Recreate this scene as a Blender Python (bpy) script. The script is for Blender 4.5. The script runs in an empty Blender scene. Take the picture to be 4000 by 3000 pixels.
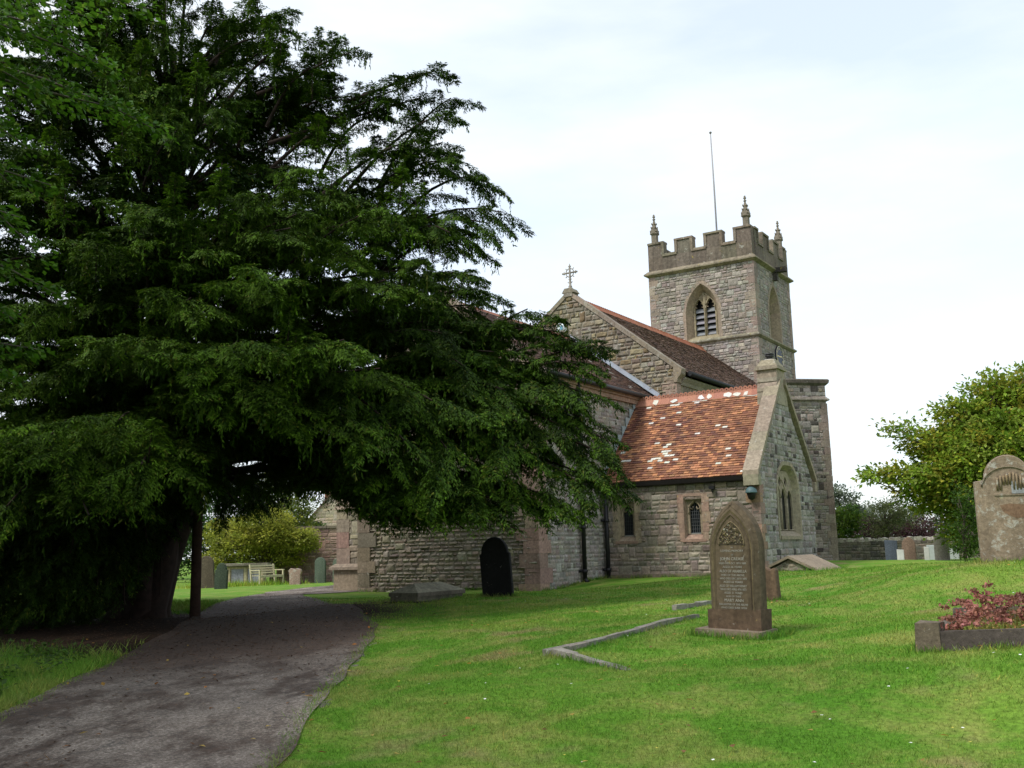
import bpy, math, random
import numpy as np
from mathutils import Matrix, Vector

rng = np.random.default_rng(7)
random.seed(7)
A = np.array
SC = bpy.context.scene
COL = SC.collection

# ------------------------------------------------------------------ camera
EYE = 1.6
FPX = 4051.4 * 0.553                       # focal length for a 2212 px wide picture
PITCH, ROLL, YAW = math.radians(9.155), math.radians(-1.555), math.radians(31.99)
_f = A([0, math.cos(PITCH), math.sin(PITCH)])
_r0 = A([1.0, 0, 0]); _u0 = np.cross(_r0, _f)
CR = math.cos(ROLL) * _r0 + math.sin(ROLL) * _u0
CU = -math.sin(ROLL) * _r0 + math.cos(ROLL) * _u0
CF = _f
cam_d = bpy.data.cameras.new('camera'); cam = bpy.data.objects.new('camera', cam_d); COL.objects.link(cam)
cam.matrix_world = Matrix([[CR[0], CU[0], -CF[0], 0], [CR[1], CU[1], -CF[1], 0], [CR[2], CU[2], -CF[2], EYE], [0, 0, 0, 1]])
cam_d.sensor_width = 36; cam_d.lens = 36 * 4051.4 / 4000
cam_d.clip_start = 0.05; cam_d.clip_end = 3000
SC.camera = cam

# ------------------------------------------------------------------ sky, sun, exposure
SUN_EL, SUN_AZ = math.radians(52), math.radians(238)      # azimuth clockwise from +Y
w = bpy.data.worlds.new('World'); SC.world = w; w.use_nodes = True
nt = w.node_tree; nt.nodes.clear()
out = nt.nodes.new('ShaderNodeOutputWorld')
sky = nt.nodes.new('ShaderNodeTexSky'); sky.sky_type = 'NISHITA'; sky.sun_disc = False
sky.sun_elevation = SUN_EL; sky.sun_rotation = SUN_AZ; sky.air_density = 1.0; sky.dust_density = 1.5
b1 = nt.nodes.new('ShaderNodeBackground'); b1.inputs['Strength'].default_value = 0.15
b2 = nt.nodes.new('ShaderNodeBackground'); b2.inputs['Color'].default_value = (0.90, 0.955, 1.0, 1); b2.inputs['Strength'].default_value = 0.565
mixw = nt.nodes.new('ShaderNodeMixShader')
tcw = nt.nodes.new('ShaderNodeTexCoord'); mpw = nt.nodes.new('ShaderNodeMapping')
mpw.inputs['Scale'].default_value = (1.3, 1.3, 4.5); mpw.inputs['Rotation'].default_value = (0.15, 0.3, 0.4)
nzw = nt.nodes.new('ShaderNodeTexNoise'); nzw.inputs['Scale'].default_value = 1.5; nzw.inputs['Detail'].default_value = 7; nzw.inputs['Roughness'].default_value = 0.55
rpw = nt.nodes.new('ShaderNodeValToRGB')
rpw.color_ramp.elements[0].position = 0.36; rpw.color_ramp.elements[0].color = (0.60, 0.60, 0.60, 1)
rpw.color_ramp.elements[1].position = 0.62; rpw.color_ramp.elements[1].color = (1, 1, 1, 1)
nt.links.new(tcw.outputs['Generated'], mpw.inputs['Vector']); nt.links.new(mpw.outputs[0], nzw.inputs['Vector'])
nt.links.new(nzw.outputs['Fac'], rpw.inputs['Fac']); nt.links.new(rpw.outputs['Color'], mixw.inputs['Fac'])
nt.links.new(sky.outputs['Color'], b1.inputs['Color'])
nt.links.new(b1.outputs[0], mixw.inputs[1]); nt.links.new(b2.outputs[0], mixw.inputs[2])
nt.links.new(mixw.outputs[0], out.inputs['Surface'])
sl = bpy.data.lights.new('sun', 'SUN'); sl.energy = 1.6; sl.angle = math.radians(12); sl.color = (1, 0.96, 0.9)
so = bpy.data.objects.new('sun', sl); COL.objects.link(so); so.location = (0, -10, 40)
_sd = Vector((math.sin(SUN_AZ) * math.cos(SUN_EL), math.cos(SUN_AZ) * math.cos(SUN_EL), math.sin(SUN_EL)))
so.rotation_euler = _sd.to_track_quat('Z', 'Y').to_euler()
SC.view_settings.view_transform = 'Standard'; SC.view_settings.look = 'None'
SC.view_settings.gamma = 1; SC.view_settings.use_curve_mapping = False
SC.view_settings.exposure = 1.05
try:
    SC.cycles.max_bounces = 6; SC.cycles.transparent_max_bounces = 4
except Exception:
    pass

# ------------------------------------------------------------------ helpers
def ray(px, py):
    d = (px - 1106) / FPX * CR - (py - 829.5) / FPX * CU + CF
    return d
def at(px, py, Y):
    d = ray(px, py); t = Y / d[1]
    return A([0, 0, EYE]) + t * d

def new_obj(name, mesh, parent=None, loc=None):
    o = bpy.data.objects.new(name, mesh); COL.objects.link(o)
    if parent is not None: o.parent = parent
    if loc is not None: o.location = loc
    return o
def tag(o, label=None, cat=None, group=None, kind=None):
    if label: o['label'] = label
    if cat: o['category'] = cat
    if group: o['group'] = group
    if kind: o['kind'] = kind
    return o
def thing(name, label, cat, loc, rz=0.0, group=None, rx=0.0, ry=0.0):
    o = bpy.data.objects.new(name, None); COL.objects.link(o)
    o.empty_display_size = 0.3
    o.location = [float(c) for c in loc]; o.rotation_euler = (rx, ry, rz)
    return tag(o, label, cat, group)

def np_mesh(name, V, F, tint=None, mats=(), smooth=False):
    """V (n,3), F (m,k) of one face size, tint (m,3)."""
    V = np.ascontiguousarray(V, np.float32); F = np.ascontiguousarray(F, np.int32)
    me = bpy.data.meshes.new(name)
    m, k = F.shape
    me.vertices.add(len(V)); me.vertices.foreach_set('co', V.ravel())
    me.loops.add(m * k); me.loops.foreach_set('vertex_index', F.ravel())
    me.polygons.add(m); me.polygons.foreach_set('loop_start', np.arange(0, m * k, k, dtype=np.int32))
    if smooth: me.polygons.foreach_set('use_smooth', np.ones(m, bool))
    me.update(calc_edges=True)
    if tint is not None:
        a = me.attributes.new('tint', 'FLOAT_COLOR', 'FACE')
        c = np.ones((m, 4), np.float32); c[:, :3] = tint
        a.data.foreach_set('color', c.ravel())
    for q in mats: me.materials.append(q)
    return me

class MB:
    def __init__(s): s.V = []; s.F = []; s.T = []; s.M = []; s.S = []
    def v(s, p): s.V.append((float(p[0]), float(p[1]), float(p[2]))); return len(s.V) - 1
    def f(s, idx, t=(.3, .3, .3), m=0, sm=False): s.F.append(tuple(idx)); s.T.append(tuple(t)); s.M.append(m); s.S.append(sm)
    def poly(s, pts, t=(.3, .3, .3), m=0): s.f([s.v(p) for p in pts], t, m)
    def quad(s, a, b, c, d, t=(.3, .3, .3), m=0): s.poly((a, b, c, d), t, m)
    def box(s, o, ex, ey, ez, t=(.3, .3, .3), m=0, jit=0.0):
        o, ex, ey, ez = A(o, float), A(ex, float), A(ey, float), A(ez, float)
        P = [o, o + ex, o + ex + ey, o + ey, o + ez, o + ex + ez, o + ex + ey + ez, o + ey + ez]
        if jit: P = [p + rng.uniform(-jit, jit, 3) for p in P]
        i = [s.v(p) for p in P]
        for q in ((0, 3, 2, 1), (4, 5, 6, 7), (0, 1, 5, 4), (1, 2, 6, 5), (2, 3, 7, 6), (3, 0, 4, 7)): s.f([i[k] for k in q], t, m)
    def abox(s, a, b, t=(.3, .3, .3), m=0, jit=0.0):
        s.box(a, (b[0] - a[0], 0, 0), (0, b[1] - a[1], 0), (0, 0, b[2] - a[2]), t, m, jit)
    def extrude(s, pts, vec, t=(.3, .3, .3), m=0, caps=True):
        vec = A(vec, float); n = len(pts)
        a = [s.v(p) for p in pts]; b = [s.v(A(p) + vec) for p in pts]
        if caps: s.f(a[::-1], t, m); s.f(b, t, m)
        for k in range(n): s.f((a[k], a[(k + 1) % n], b[(k + 1) % n], b[k]), t, m)
    def tube(s, path, rad, n=8, t=(.3, .3, .3), m=0, caps=True, sm=True):
        path = [A(p, float) for p in path]; rings = []
        if np.isscalar(rad): rad = [rad] * len(path)
        ref = A([0, 0, 1.0])
        for i, p in enumerate(path):
            d = path[min(i + 1, len(path) - 1)] - path[max(i - 1, 0)]; d = d / (np.linalg.norm(d) + 1e-9)
            r = ref if abs(d @ ref) < 0.95 else A([1.0, 0, 0])
            x = np.cross(d, r); x /= np.linalg.norm(x); y = np.cross(d, x)
            rings.append([s.v(p + rad[i] * (math.cos(a) * x + math.sin(a) * y)) for a in np.linspace(0, 2 * math.pi, n, endpoint=False)])
        for a, b in zip(rings[:-1], rings[1:]):
            for k in range(n): s.f((a[k], a[(k + 1) % n], b[(k + 1) % n], b[k]), t, m, sm)
        if caps: s.f(rings[0][::-1], t, m); s.f(rings[-1], t, m)
    def lathe(s, c, prof, n=12, t=(.3, .3, .3), m=0, sm=True, phase=0.0):
        c = A(c, float); rings = []
        for r, z in prof:
            rings.append([s.v(c + A([r * math.cos(a + phase), r * math.sin(a + phase), z])) for a in np.linspace(0, 2 * math.pi, n, endpoint=False)])
        for a, b in zip(rings[:-1], rings[1:]):
            for k in range(n): s.f((a[k], a[(k + 1) % n], b[(k + 1) % n], b[k]), t, m, sm)
        s.f(rings[0][::-1], t, m); s.f(rings[-1], t, m)
    def build(s, name, mats, parent=None, org=(0, 0, 0)):
        if not isinstance(mats, (list, tuple)): mats = [mats]
        me = bpy.data.meshes.new(name)
        o = A(org, float)
        me.from_pydata([(p[0] - o[0], p[1] - o[1], p[2] - o[2]) for p in s.V], [], s.F)
        a = me.attributes.new('tint', 'FLOAT_COLOR', 'FACE')
        c = np.ones((len(s.F), 4), np.float32); c[:, :3] = A(s.T); a.data.foreach_set('color', c.ravel())
        for q in mats: me.materials.append(q)
        me.polygons.foreach_set('material_index', A(s.M, np.int32))
        me.polygons.foreach_set('use_smooth', A(s.S, bool))
        me.update()
        return new_obj(name, me, parent)

def tj(c, a=0.1, b=0.04):
    k = 1 + rng.uniform(-a, a)
    return tuple(np.clip(A(c) * k + A(c) * rng.uniform(-b, b, 3), 0.003, 0.95))
def pick(cols, p=None): return cols[rng.choice(len(cols), p=p)]

# ------------------------------------------------------------------ materials
def nodes_of(name):
    m = bpy.data.materials.new(name); m.use_nodes = True
    n = m.node_tree; return m, n, n.nodes['Principled BSDF']
def nd(n, typ, **kw):
    x = n.nodes.new(typ)
    for k, v in kw.items():
        if k in x.inputs: x.inputs[k].default_value = v
        else: setattr(x, k, v)
    return x
def L(n, a, b): n.links.new(a, b)
def ramp(n, src, stops):
    r = n.nodes.new('ShaderNodeValToRGB'); cr = r.color_ramp
    while len(cr.elements) > 1: cr.elements.remove(cr.elements[-1])
    cr.elements[0].position = stops[0][0]; cr.elements[0].color = (*stops[0][1], 1)
    for p, c in stops[1:]:
        e = cr.elements.new(p); e.color = (*c, 1)
    L(n, src, r.inputs['Fac']); return r.outputs['Color']
def mix(n, fac, a, b, mode='MIX'):
    x = n.nodes.new('ShaderNodeMix'); x.data_type = 'RGBA'; x.blend_type = mode
    for sock, val in ((x.inputs['Factor'], fac), (x.inputs[6], a), (x.inputs[7], b)):
        if hasattr(val, 'is_output') or hasattr(val, 'links'): L(n, val, sock)
        elif isinstance(val, tuple): sock.default_value = (*val, 1)
        else: sock.default_value = val
    return x.outputs[2]
def noise(n, vec, scale, detail=4, rough=0.6, dist=0.0):
    x = nd(n, 'ShaderNodeTexNoise', Scale=scale, Detail=detail, Roughness=rough, Distortion=dist)
    L(n, vec, x.inputs['Vector']); return x.outputs['Fac']
def math_(n, op, a, b=0.0):
    x = n.nodes.new('ShaderNodeMath'); x.operation = op
    for i, v in enumerate((a, b)):
        if hasattr(v, 'links'): L(n, v, x.inputs[i])
        else: x.inputs[i].default_value = v
    return x.outputs[0]
def G(g): return (g, g, g)

def stone_mat(name, lichen=0.5, fine=14.0, rough=0.93, lscale=5.0, yellow=0.4, bump=0.35, stain=0.5):
    m, n, p = nodes_of(name)
    tc = nd(n, 'ShaderNodeTexCoord').outputs['Object']
    at_ = nd(n, 'ShaderNodeAttribute', attribute_name='tint').outputs['Color']
    a = ramp(n, noise(n, tc, fine, 6, 0.7), [(0.3, G(0.62)), (0.7, G(1.35))])
    b = ramp(n, noise(n, tc, 0.9, 4, 0.6), [(0.3, G(1 - .35 * stain)), (0.7, G(1 + .15 * stain))])
    c = mix(n, 1.0, at_, a, 'MULTIPLY'); c = mix(n, 1.0, c, b, 'MULTIPLY')
    # vertical rain streaks
    mp = nd(n, 'ShaderNodeMapping'); mp.inputs['Scale'].default_value = (3, 3, 0.35); L(n, tc, mp.inputs['Vector'])
    st = ramp(n, noise(n, mp.outputs[0], 2.2, 4, 0.6), [(0.45, G(1.0)), (0.75, G(1 - .4 * stain))])
    c = mix(n, 1.0, c, st, 'MULTIPLY')
    # lichen spots
    wl = ramp(n, noise(n, tc, lscale, 5, 0.75, 0.4), [(0.65 - .09 * lichen, G(0)), (0.73 - .09 * lichen, G(1))])
    c = mix(n, math_(n, 'MULTIPLY', wl, 0.75), c, (0.42, 0.41, 0.36))
    yl = ramp(n, noise(n, tc, lscale * 1.7, 4, 0.7, 0.3), [(0.70 - .08 * yellow, G(0)), (0.75 - .08 * yellow, G(1))])
    c = mix(n, math_(n, 'MULTIPLY', yl, 0.7), c, (0.36, 0.28, 0.08))
    L(n, c, p.inputs['Base Color']); p.inputs['Roughness'].default_value = rough
    p.inputs['Specular IOR Level'].default_value = 0.2
    bp = nd(n, 'ShaderNodeBump', Strength=bump, Distance=0.02); L(n, noise(n, tc, fine * 1.6, 5, 0.7), bp.inputs['Height'])
    L(n, bp.outputs[0], p.inputs['Normal'])
    return m
def plain_mat(name, rough=0.6, metal=0.0, var=0.25, scale=8.0, spec=0.3):
    m, n, p = nodes_of(name)
    tc = nd(n, 'ShaderNodeTexCoord').outputs['Object']
    at_ = nd(n, 'ShaderNodeAttribute', attribute_name='tint').outputs['Color']
    a = ramp(n, noise(n, tc, scale, 5, 0.65), [(0.3, G(1 - var)), (0.7, G(1 + var))])
    L(n, mix(n, 1.0, at_, a, 'MULTIPLY'), p.inputs['Base Color'])
    p.inputs['Roughness'].default_value = rough; p.inputs['Metallic'].default_value = metal
    p.inputs['Specular IOR Level'].default_value = spec
    return m
def leaf_mat(name, trans=0.35, rough=0.55, var=0.3, spec=0.3):
    m, n, p = nodes_of(name)
    tc = nd(n, 'ShaderNodeTexCoord').outputs['Object']
    at_ = nd(n, 'ShaderNodeAttribute', attribute_name='tint').outputs['Color']
    a = ramp(n, noise(n, tc, 1.3, 3, 0.6), [(0.3, G(1 - var)), (0.7, G(1 + var))])
    c = mix(n, 1.0, at_, a, 'MULTIPLY')
    L(n, c, p.inputs['Base Color']); p.inputs['Roughness'].default_value = rough
    p.inputs['Specular IOR Level'].default_value = spec
    tr = nd(n, 'ShaderNodeBsdfTranslucent'); L(n, c, tr.inputs['Color'])
    ms = nd(n, 'ShaderNodeMixShader'); ms.inputs[0].default_value = trans
    L(n, p.outputs[0], ms.inputs[1]); L(n, tr.outputs[0], ms.inputs[2])
    L(n, ms.outputs[0], n.nodes['Material Output'].inputs['Surface'])
    return m
def glass_mat(name):
    m, n, p = nodes_of(name)
    p.inputs['Base Color'].default_value = (0.015, 0.018, 0.02, 1); p.inputs['Roughness'].default_value = 0.12
    p.inputs['Specular IOR Level'].default_value = 0.5
    tc = nd(n, 'ShaderNodeTexCoord').outputs['Object']
    bp = nd(n, 'ShaderNodeBump', Strength=0.3, Distance=0.02); L(n, noise(n, tc, 9, 2, 0.5), bp.inputs['Height']); L(n, bp.outputs[0], p.inputs['Normal'])
    return m

M_RUB = stone_mat('rubble_stone', 0.45, 16, lscale=6, yellow=0.45)
M_RUBW = stone_mat('rubble_lichened', 0.8, 14, lscale=4.5, yellow=0.9)
M_DRESS = stone_mat('dressed_stone', 0.35, 11, lscale=5, yellow=0.55, bump=0.2)
M_PARA = stone_mat('parapet_stone', 0.55, 9, lscale=3.5, yellow=0.75, bump=0.25, stain=1.0)
M_GRAVE = stone_mat('gravestone', 0.1, 18, lscale=11, yellow=0.4, bump=0.3, stain=1.0)
M_GRAVEL = stone_mat('gravestone_lichened', 1.15, 22, lscale=8, yellow=0.5, bump=0.4, stain=0.9)
M_SLATE = stone_mat('dark_slate', 0.0, 20, lscale=9, yellow=-0.6, bump=0.2, stain=0.8)
M_KERB = stone_mat('kerb_stone', 0.35, 20, lscale=14, yellow=0.7, bump=0.5)
M_TILE = plain_mat('clay_tile', 0.85, var=0.22, scale=22)
M_TILED = plain_mat('dark_clay_tile', 0.9, var=0.3, scale=9)
M_LEAD = plain_mat('lead_sheet', 0.5, 0.2, var=0.15, scale=3)
M_IRON = plain_mat('black_iron', 0.45, var=0.2)
M_PAINT = plain_mat('painted', 0.5, var=0.1)
M_GOLD = plain_mat('gilding', 0.35, 0.6, var=0.1)
M_WOOD = plain_mat('weathered_wood', 0.8, var=0.25, scale=12)
M_BARK = plain_mat('bark', 0.95, var=0.45, scale=7)
M_SLATEL = plain_mat('louvre_slate', 0.6, var=0.2, scale=4)
M_GLASS = glass_mat('leaded_glass')
M_YEW = leaf_mat('yew_needles', 0.22, 0.6, 0.35, 0.12)
M_LEAF = leaf_mat('broad_leaf', 0.42, 0.5, 0.25, 0.2)
M_SEDUM = leaf_mat('sedum', 0.2, 0.7, 0.3)

# ------------------------------------------------------------------ ground heights
GC = A([(-1.58, 7, .27), (2.77, 6, .36), (.73, 6.3, .34), (-4.36, 9, .38), (-1.74, 10.5, .39), (-4.8, 12, .39), (-2, 17, .62), (-.38, 20, .76),
        (-1.95, 19.3, .72), (2.4, 11.5, .62), (.27, 10.5, .58), (.79, 9, .55), (1.96, 12.5, .72), (3.3, 8.8, .70), (4.3, 8.2, .79), (5.1, 7.7, .86),(4.6, 10, .86), (6.52, 15, 1.24), (7.6, 15.2, 1.30),
        (3.99, 16, .76), (6.77, 24, 1.0), (8.5, 20, 1.15), (-7.6, 22, .43), (-6.4, 21, .48), (-5.6, 27, .58), (-6, 32, .57), (-7.2, 26, .58),
        (-12.3, 52, .30), (-12.6, 48, .38), (17, 42, .78), (16, 50, .68), (-9, 44, .47), (2.7, 30.5, .76), (6.5, 28.1, .78), (9.2, 32.3, 1.05),
        (13.1, 43, .85), (.56, 27.3, .57), (-4.4, 30.4, .55), (-10, 8, .40), (-9, 15, .42), (-14, 22, .40), (9, 8.5, .95), (0, 0, 0), (0, 3, .1), (-5, 3, .1), (5, 3, .2),
        (25, 40, .9), (-30, 40, .3), (-25, 65, .3), (25, 70, .6), (0, 70, .5), (60, 20, .9), (-60, 10, .3), (0, -40, 0), (0, 140, .4), (100, 100, .4), (-100, 100, .4)], float)
def _shep(x, y, vals, s2):
    x = np.asarray(x, float); y = np.asarray(y, float)
    num = np.zeros(x.shape); den = np.zeros(x.shape)
    for (cx, cy, _), v in zip(GC, vals):
        wt = ((x - cx) ** 2 + (y - cy) ** 2 + s2) ** -1.6
        num += wt * v; den += wt
    return num / den
_gv = GC[:, 2].copy(); _cor = _gv - _shep(GC[:, 0], GC[:, 1], _gv, 1.2)
_cor2 = _cor - _shep(GC[:, 0], GC[:, 1], _cor, 1.2)
_gtot = _gv + _cor + 0.7 * _cor2
def gz(x, y):
    r = _shep(x, y, _gtot, 1.2)
    return float(r) if np.ndim(r) == 0 else r
def gpt(x, y, dz=0.0): return A([x, y, gz(x, y) + dz])
def hit(px, py):
    """where the line of sight meets the turf"""
    d = ray(px, py); z = 0.5
    for _ in range(40):
        t = (z - EYE) / d[2] if d[2] < -1e-4 else 60
        t = min(max(t, 2), 90); z = 0.6 * z + 0.4 * gz(t * d[0], t * d[1])
    return A([t * d[0], t * d[1]])

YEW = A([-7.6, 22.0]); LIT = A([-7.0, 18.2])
path_r = [hit(*q) for q in ((520, 1790), (600, 1659), (660, 1572), (715, 1495), (760, 1440), (800, 1392), (818, 1352), (785, 1324), (716, 1303), (664, 1290), (645, 1284))]
path_l = [hit(*q) for q in ((-400, 1790), (-150, 1625), (0, 1545), (100, 1497), (200, 1450), (290, 1405), (370, 1365), (430, 1325), (480, 1300), (530, 1289), (585, 1281))]
path_r += [A([-5.3, 29.2]), A([-4.6, 30.9]), A([-4.9, 32.6]), A([-4.5, 36])]
path_l += [A([-7.6, 31.0]), A([-7.4, 33.2]), A([-7.0, 35.0]), A([-6.6, 38])]
path_r = A(path_r); path_l = A(path_l)
path_r = np.vstack([A([[-0.6, 1.0], [-1.2, 4.0]]), path_r]); path_l = np.vstack([A([[-5.5, 0.5], [-5.3, 3.5]]), path_l])
PATH_POLY = np.vstack([path_r, path_l[::-1]])
def in_poly(x, y, P):
    r = np.zeros(np.shape(x), bool); n = len(P)
    for i in range(n):
        x1, y1 = P[i]; x2, y2 = P[(i + 1) % n]
        c = ((y1 > y) != (y2 > y)) & (x < (x2 - x1) * (y - y1) / (y2 - y1 + 1e-12) + x1)
        r ^= c
    return r

# ------------------------------------------------------------------ ground, path
def turf_color(n, tc):
    big = noise(n, tc, 0.35, 3, 0.6); mid = noise(n, tc, 1.6, 4, 0.65, 0.3); fin = noise(n, tc, 26, 4, 0.7)
    c = ramp(n, big, [(0.32, (0.064, 0.172, 0.013)), (0.55, (0.098, 0.215, 0.020)), (0.72, (0.160, 0.240, 0.036))])
    d = ramp(n, mid, [(0.44, G(0)), (0.66, G(1))])
    c = mix(n, math_(n, 'MULTIPLY', d, 0.65), c, (0.25, 0.25, 0.07))
    e = ramp(n, noise(n, tc, 0.9, 3, 0.6), [(0.60, G(0)), (0.72, G(1))])
    c = mix(n, math_(n, 'MULTIPLY', e, 0.7), c, (0.25, 0.20, 0.095))
    f = ramp(n, fin, [(0.3, G(0.6)), (0.7, G(1.35))])
    return mix(n, 1.0, c, f, 'MULTIPLY')
def litter_shade_mask(n, tc, r, soft, nsc=0.8, amp=1.8):
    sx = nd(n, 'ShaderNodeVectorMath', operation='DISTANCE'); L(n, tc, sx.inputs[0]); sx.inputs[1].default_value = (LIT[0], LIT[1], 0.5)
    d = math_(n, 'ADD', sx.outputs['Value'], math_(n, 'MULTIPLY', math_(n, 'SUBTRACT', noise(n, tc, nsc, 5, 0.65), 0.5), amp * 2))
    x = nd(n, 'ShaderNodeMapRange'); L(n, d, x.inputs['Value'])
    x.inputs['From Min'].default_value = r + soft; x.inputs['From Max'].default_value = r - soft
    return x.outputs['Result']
def ground_mat():
    m, n, p = nodes_of('turf_ground'); tc = nd(n, 'ShaderNodeTexCoord').outputs['Object']
    c = turf_color(n, tc)
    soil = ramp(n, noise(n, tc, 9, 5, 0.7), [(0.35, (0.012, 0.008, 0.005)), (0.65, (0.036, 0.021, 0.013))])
    c = mix(n, litter_shade_mask(n, tc, 5.2, 0.7, 0.9, 1.0), c, soil)
    L(n, c, p.inputs['Base Color']); p.inputs['Roughness'].default_value = 1.0; p.inputs['Specular IOR Level'].default_value = 0.1
    bp = nd(n, 'ShaderNodeBump', Strength=0.6, Distance=0.03); L(n, noise(n, tc, 30, 4, 0.7), bp.inputs['Height']); L(n, bp.outputs[0], p.inputs['Normal'])
    return m
def path_mat():
    m, n, p = nodes_of('worn_asphalt'); tc = nd(n, 'ShaderNodeTexCoord').outputs['Object']
    g = ramp(n, noise(n, tc, 38, 6, 0.85), [(0.36, (0.050, 0.039, 0.029)), (0.5, (0.155, 0.127, 0.103)), (0.64, (0.38, 0.32, 0.27))])
    g2 = ramp(n, noise(n, tc, 0.9, 7, 0.72, 0.1), [(0.35, G(0.72)), (0.65, G(1.4))])
    c = mix(n, 1.0, g, g2, 'MULTIPLY')
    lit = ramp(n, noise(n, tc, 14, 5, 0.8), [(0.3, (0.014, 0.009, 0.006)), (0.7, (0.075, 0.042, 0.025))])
    mp = nd(n, 'ShaderNodeMapping'); mp.inputs['Rotation'].default_value = (0, 0, 0.75); mp.inputs['Scale'].default_value = (1.0, 0.45, 1); L(n, tc, mp.inputs['Vector'])
    s = ramp(n, noise(n, mp.outputs[0], 1.3, 8, 0.78, 0.15), [(0.42, G(0)), (0.57, G(0.95))])
    c = mix(n, s, c, lit)
    c = mix(n, litter_shade_mask(n, tc, 7.3, 1.3, 0.8, 1.7), c, lit)  # litter ring widened and darkened to put the yew's shade into the path colour
    vo = nd(n, 'ShaderNodeTexVoronoi', feature='DISTANCE_TO_EDGE', Scale=0.55)
    wv = nd(n, 'ShaderNodeVectorMath', operation='ADD'); L(n, tc, wv.inputs[0])
    nn = nd(n, 'ShaderNodeTexNoise', Scale=2.0, Detail=4); L(n, tc, nn.inputs['Vector']); L(n, nn.outputs['Color'], wv.inputs[1]); L(n, wv.outputs[0], vo.inputs['Vector'])
    cr = ramp(n, vo.outputs['Distance'], [(0.0, G(0.45)), (0.012, G(1))])
    c = mix(n, 1.0, c, cr, 'MULTIPLY')
    L(n, c, p.inputs['Base Color']); p.inputs['Roughness'].default_value = 0.9
    bp = nd(n, 'ShaderNodeBump', Strength=0.7, Distance=0.015); L(n, noise(n, tc, 55, 4, 0.75), bp.inputs['Height']); L(n, bp.outputs[0], p.inputs['Normal'])
    return m
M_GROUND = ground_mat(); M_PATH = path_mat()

gx = np.concatenate([A([-900, -400, -200, -110, -70]), np.arange(-50, -16, 3.0), np.arange(-16, 20, 0.3), np.arange(20, 60, 3.0), A([75, 120, 220, 450, 900])])
gy = np.concatenate([A([-500, -150, -50, -15]), np.arange(-4, 36, 0.3), np.arange(36, 90, 3.0), A([95, 110, 150, 230, 420, 900, 1600])])
X, Y = np.meshgrid(gx, gy, indexing='ij'); Z = gz(X, Y)
Z = Z + 0.012 * np.sin(X * 2.1 + 0.7 * np.sin(Y)) * np.cos(Y * 1.7) * (np.abs(X) < 20)
nx, ny = len(gx), len(gy)
ii, jj = np.meshgrid(np.arange(nx - 1), np.arange(ny - 1), indexing='ij'); q = (ii * ny + jj).ravel()
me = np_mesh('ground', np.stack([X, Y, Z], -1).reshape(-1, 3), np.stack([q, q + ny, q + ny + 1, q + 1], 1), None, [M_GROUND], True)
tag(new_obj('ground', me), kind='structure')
def surf(x, y):
    return gz(x, y) + 0.012 * np.sin(x * 2.1 + 0.7 * np.sin(y)) * np.cos(y * 1.7)
def resample(P, n):
    P = A(P); d = np.concatenate([[0], np.cumsum(np.linalg.norm(np.diff(P, axis=0), axis=1))])
    # smooth a little, keep ends
    t = np.linspace(0, d[-1], n); Q = np.stack([np.interp(t, d, P[:, k]) for k in range(2)], 1)
    for _ in range(6): Q[1:-1] = 0.5 * Q[1:-1] + 0.25 * (Q[:-2] + Q[2:])
    return Q
NR, NC = 170, 16
pr, pl = resample(path_r, NR), resample(path_l, NR)
pr += np.stack([0.02 * np.sin(np.arange(NR) * 0.9), 0.02 * np.cos(np.arange(NR) * 1.3)], 1)
wv = np.linspace(0, 1, NC)[None, :, None]
PP = pl[:, None, :] * (1 - wv) + pr[:, None, :] * wv
pz = surf(PP[..., 0], PP[..., 1]) + 0.016
ii, jj = np.meshgrid(np.arange(NR - 1), np.arange(NC - 1), indexing='ij'); q = (ii * NC + jj).ravel()
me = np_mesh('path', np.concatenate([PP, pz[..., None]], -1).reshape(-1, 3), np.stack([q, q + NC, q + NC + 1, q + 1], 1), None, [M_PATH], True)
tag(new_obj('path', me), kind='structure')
# thin stone edging along the right side of the path
b = MB(); k = 4
while k < 62:
    a0, a1 = pr[k], pr[k + 1]; d = (a1 - a0); d /= np.linalg.norm(d) + 1e-9; nrm = A([d[1], -d[0]])
    if rng.random() < 0.30 + .4 * (k < 26):
        z0 = surf(*a0)
        b.box((a0[0], a0[1], z0 - .05), (*(a1 - a0) * 0.93, surf(*a1) - z0), (*(nrm * 0.07), 0), (0, 0, 0.048), tj((.15, .13, .115), .3), jit=0.016)
    k += 1
tag(b.build('kerb', M_KERB), kind='structure')

# ------------------------------------------------------------------ masonry helpers
WARM = [(.24, .202, .162), (.28, .234, .186), (.205, .172, .14), (.31, .265, .208), (.17, .142, .114)]
BUFF = [(.27, .225, .165), (.23, .19, .14), (.30, .255, .185), (.185, .155, .12), (.25, .22, .175)]
GREY = [(.272, .246, .218), (.315, .288, .258), (.23, .207, .183), (.345, .318, .287), (.085, .074, .066)]
MAUVE = [(.30, .262, .228), (.335, .295, .258), (.27, .234, .204), (.235, .202, .176), (.36, .325, .28), (.295, .26, .225)]
DRESS = (.31, .245, .185); PINK = (.30, .205, .165); PAR = (.17, .14, .108); LEADC = (.33, .36, .40)

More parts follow.
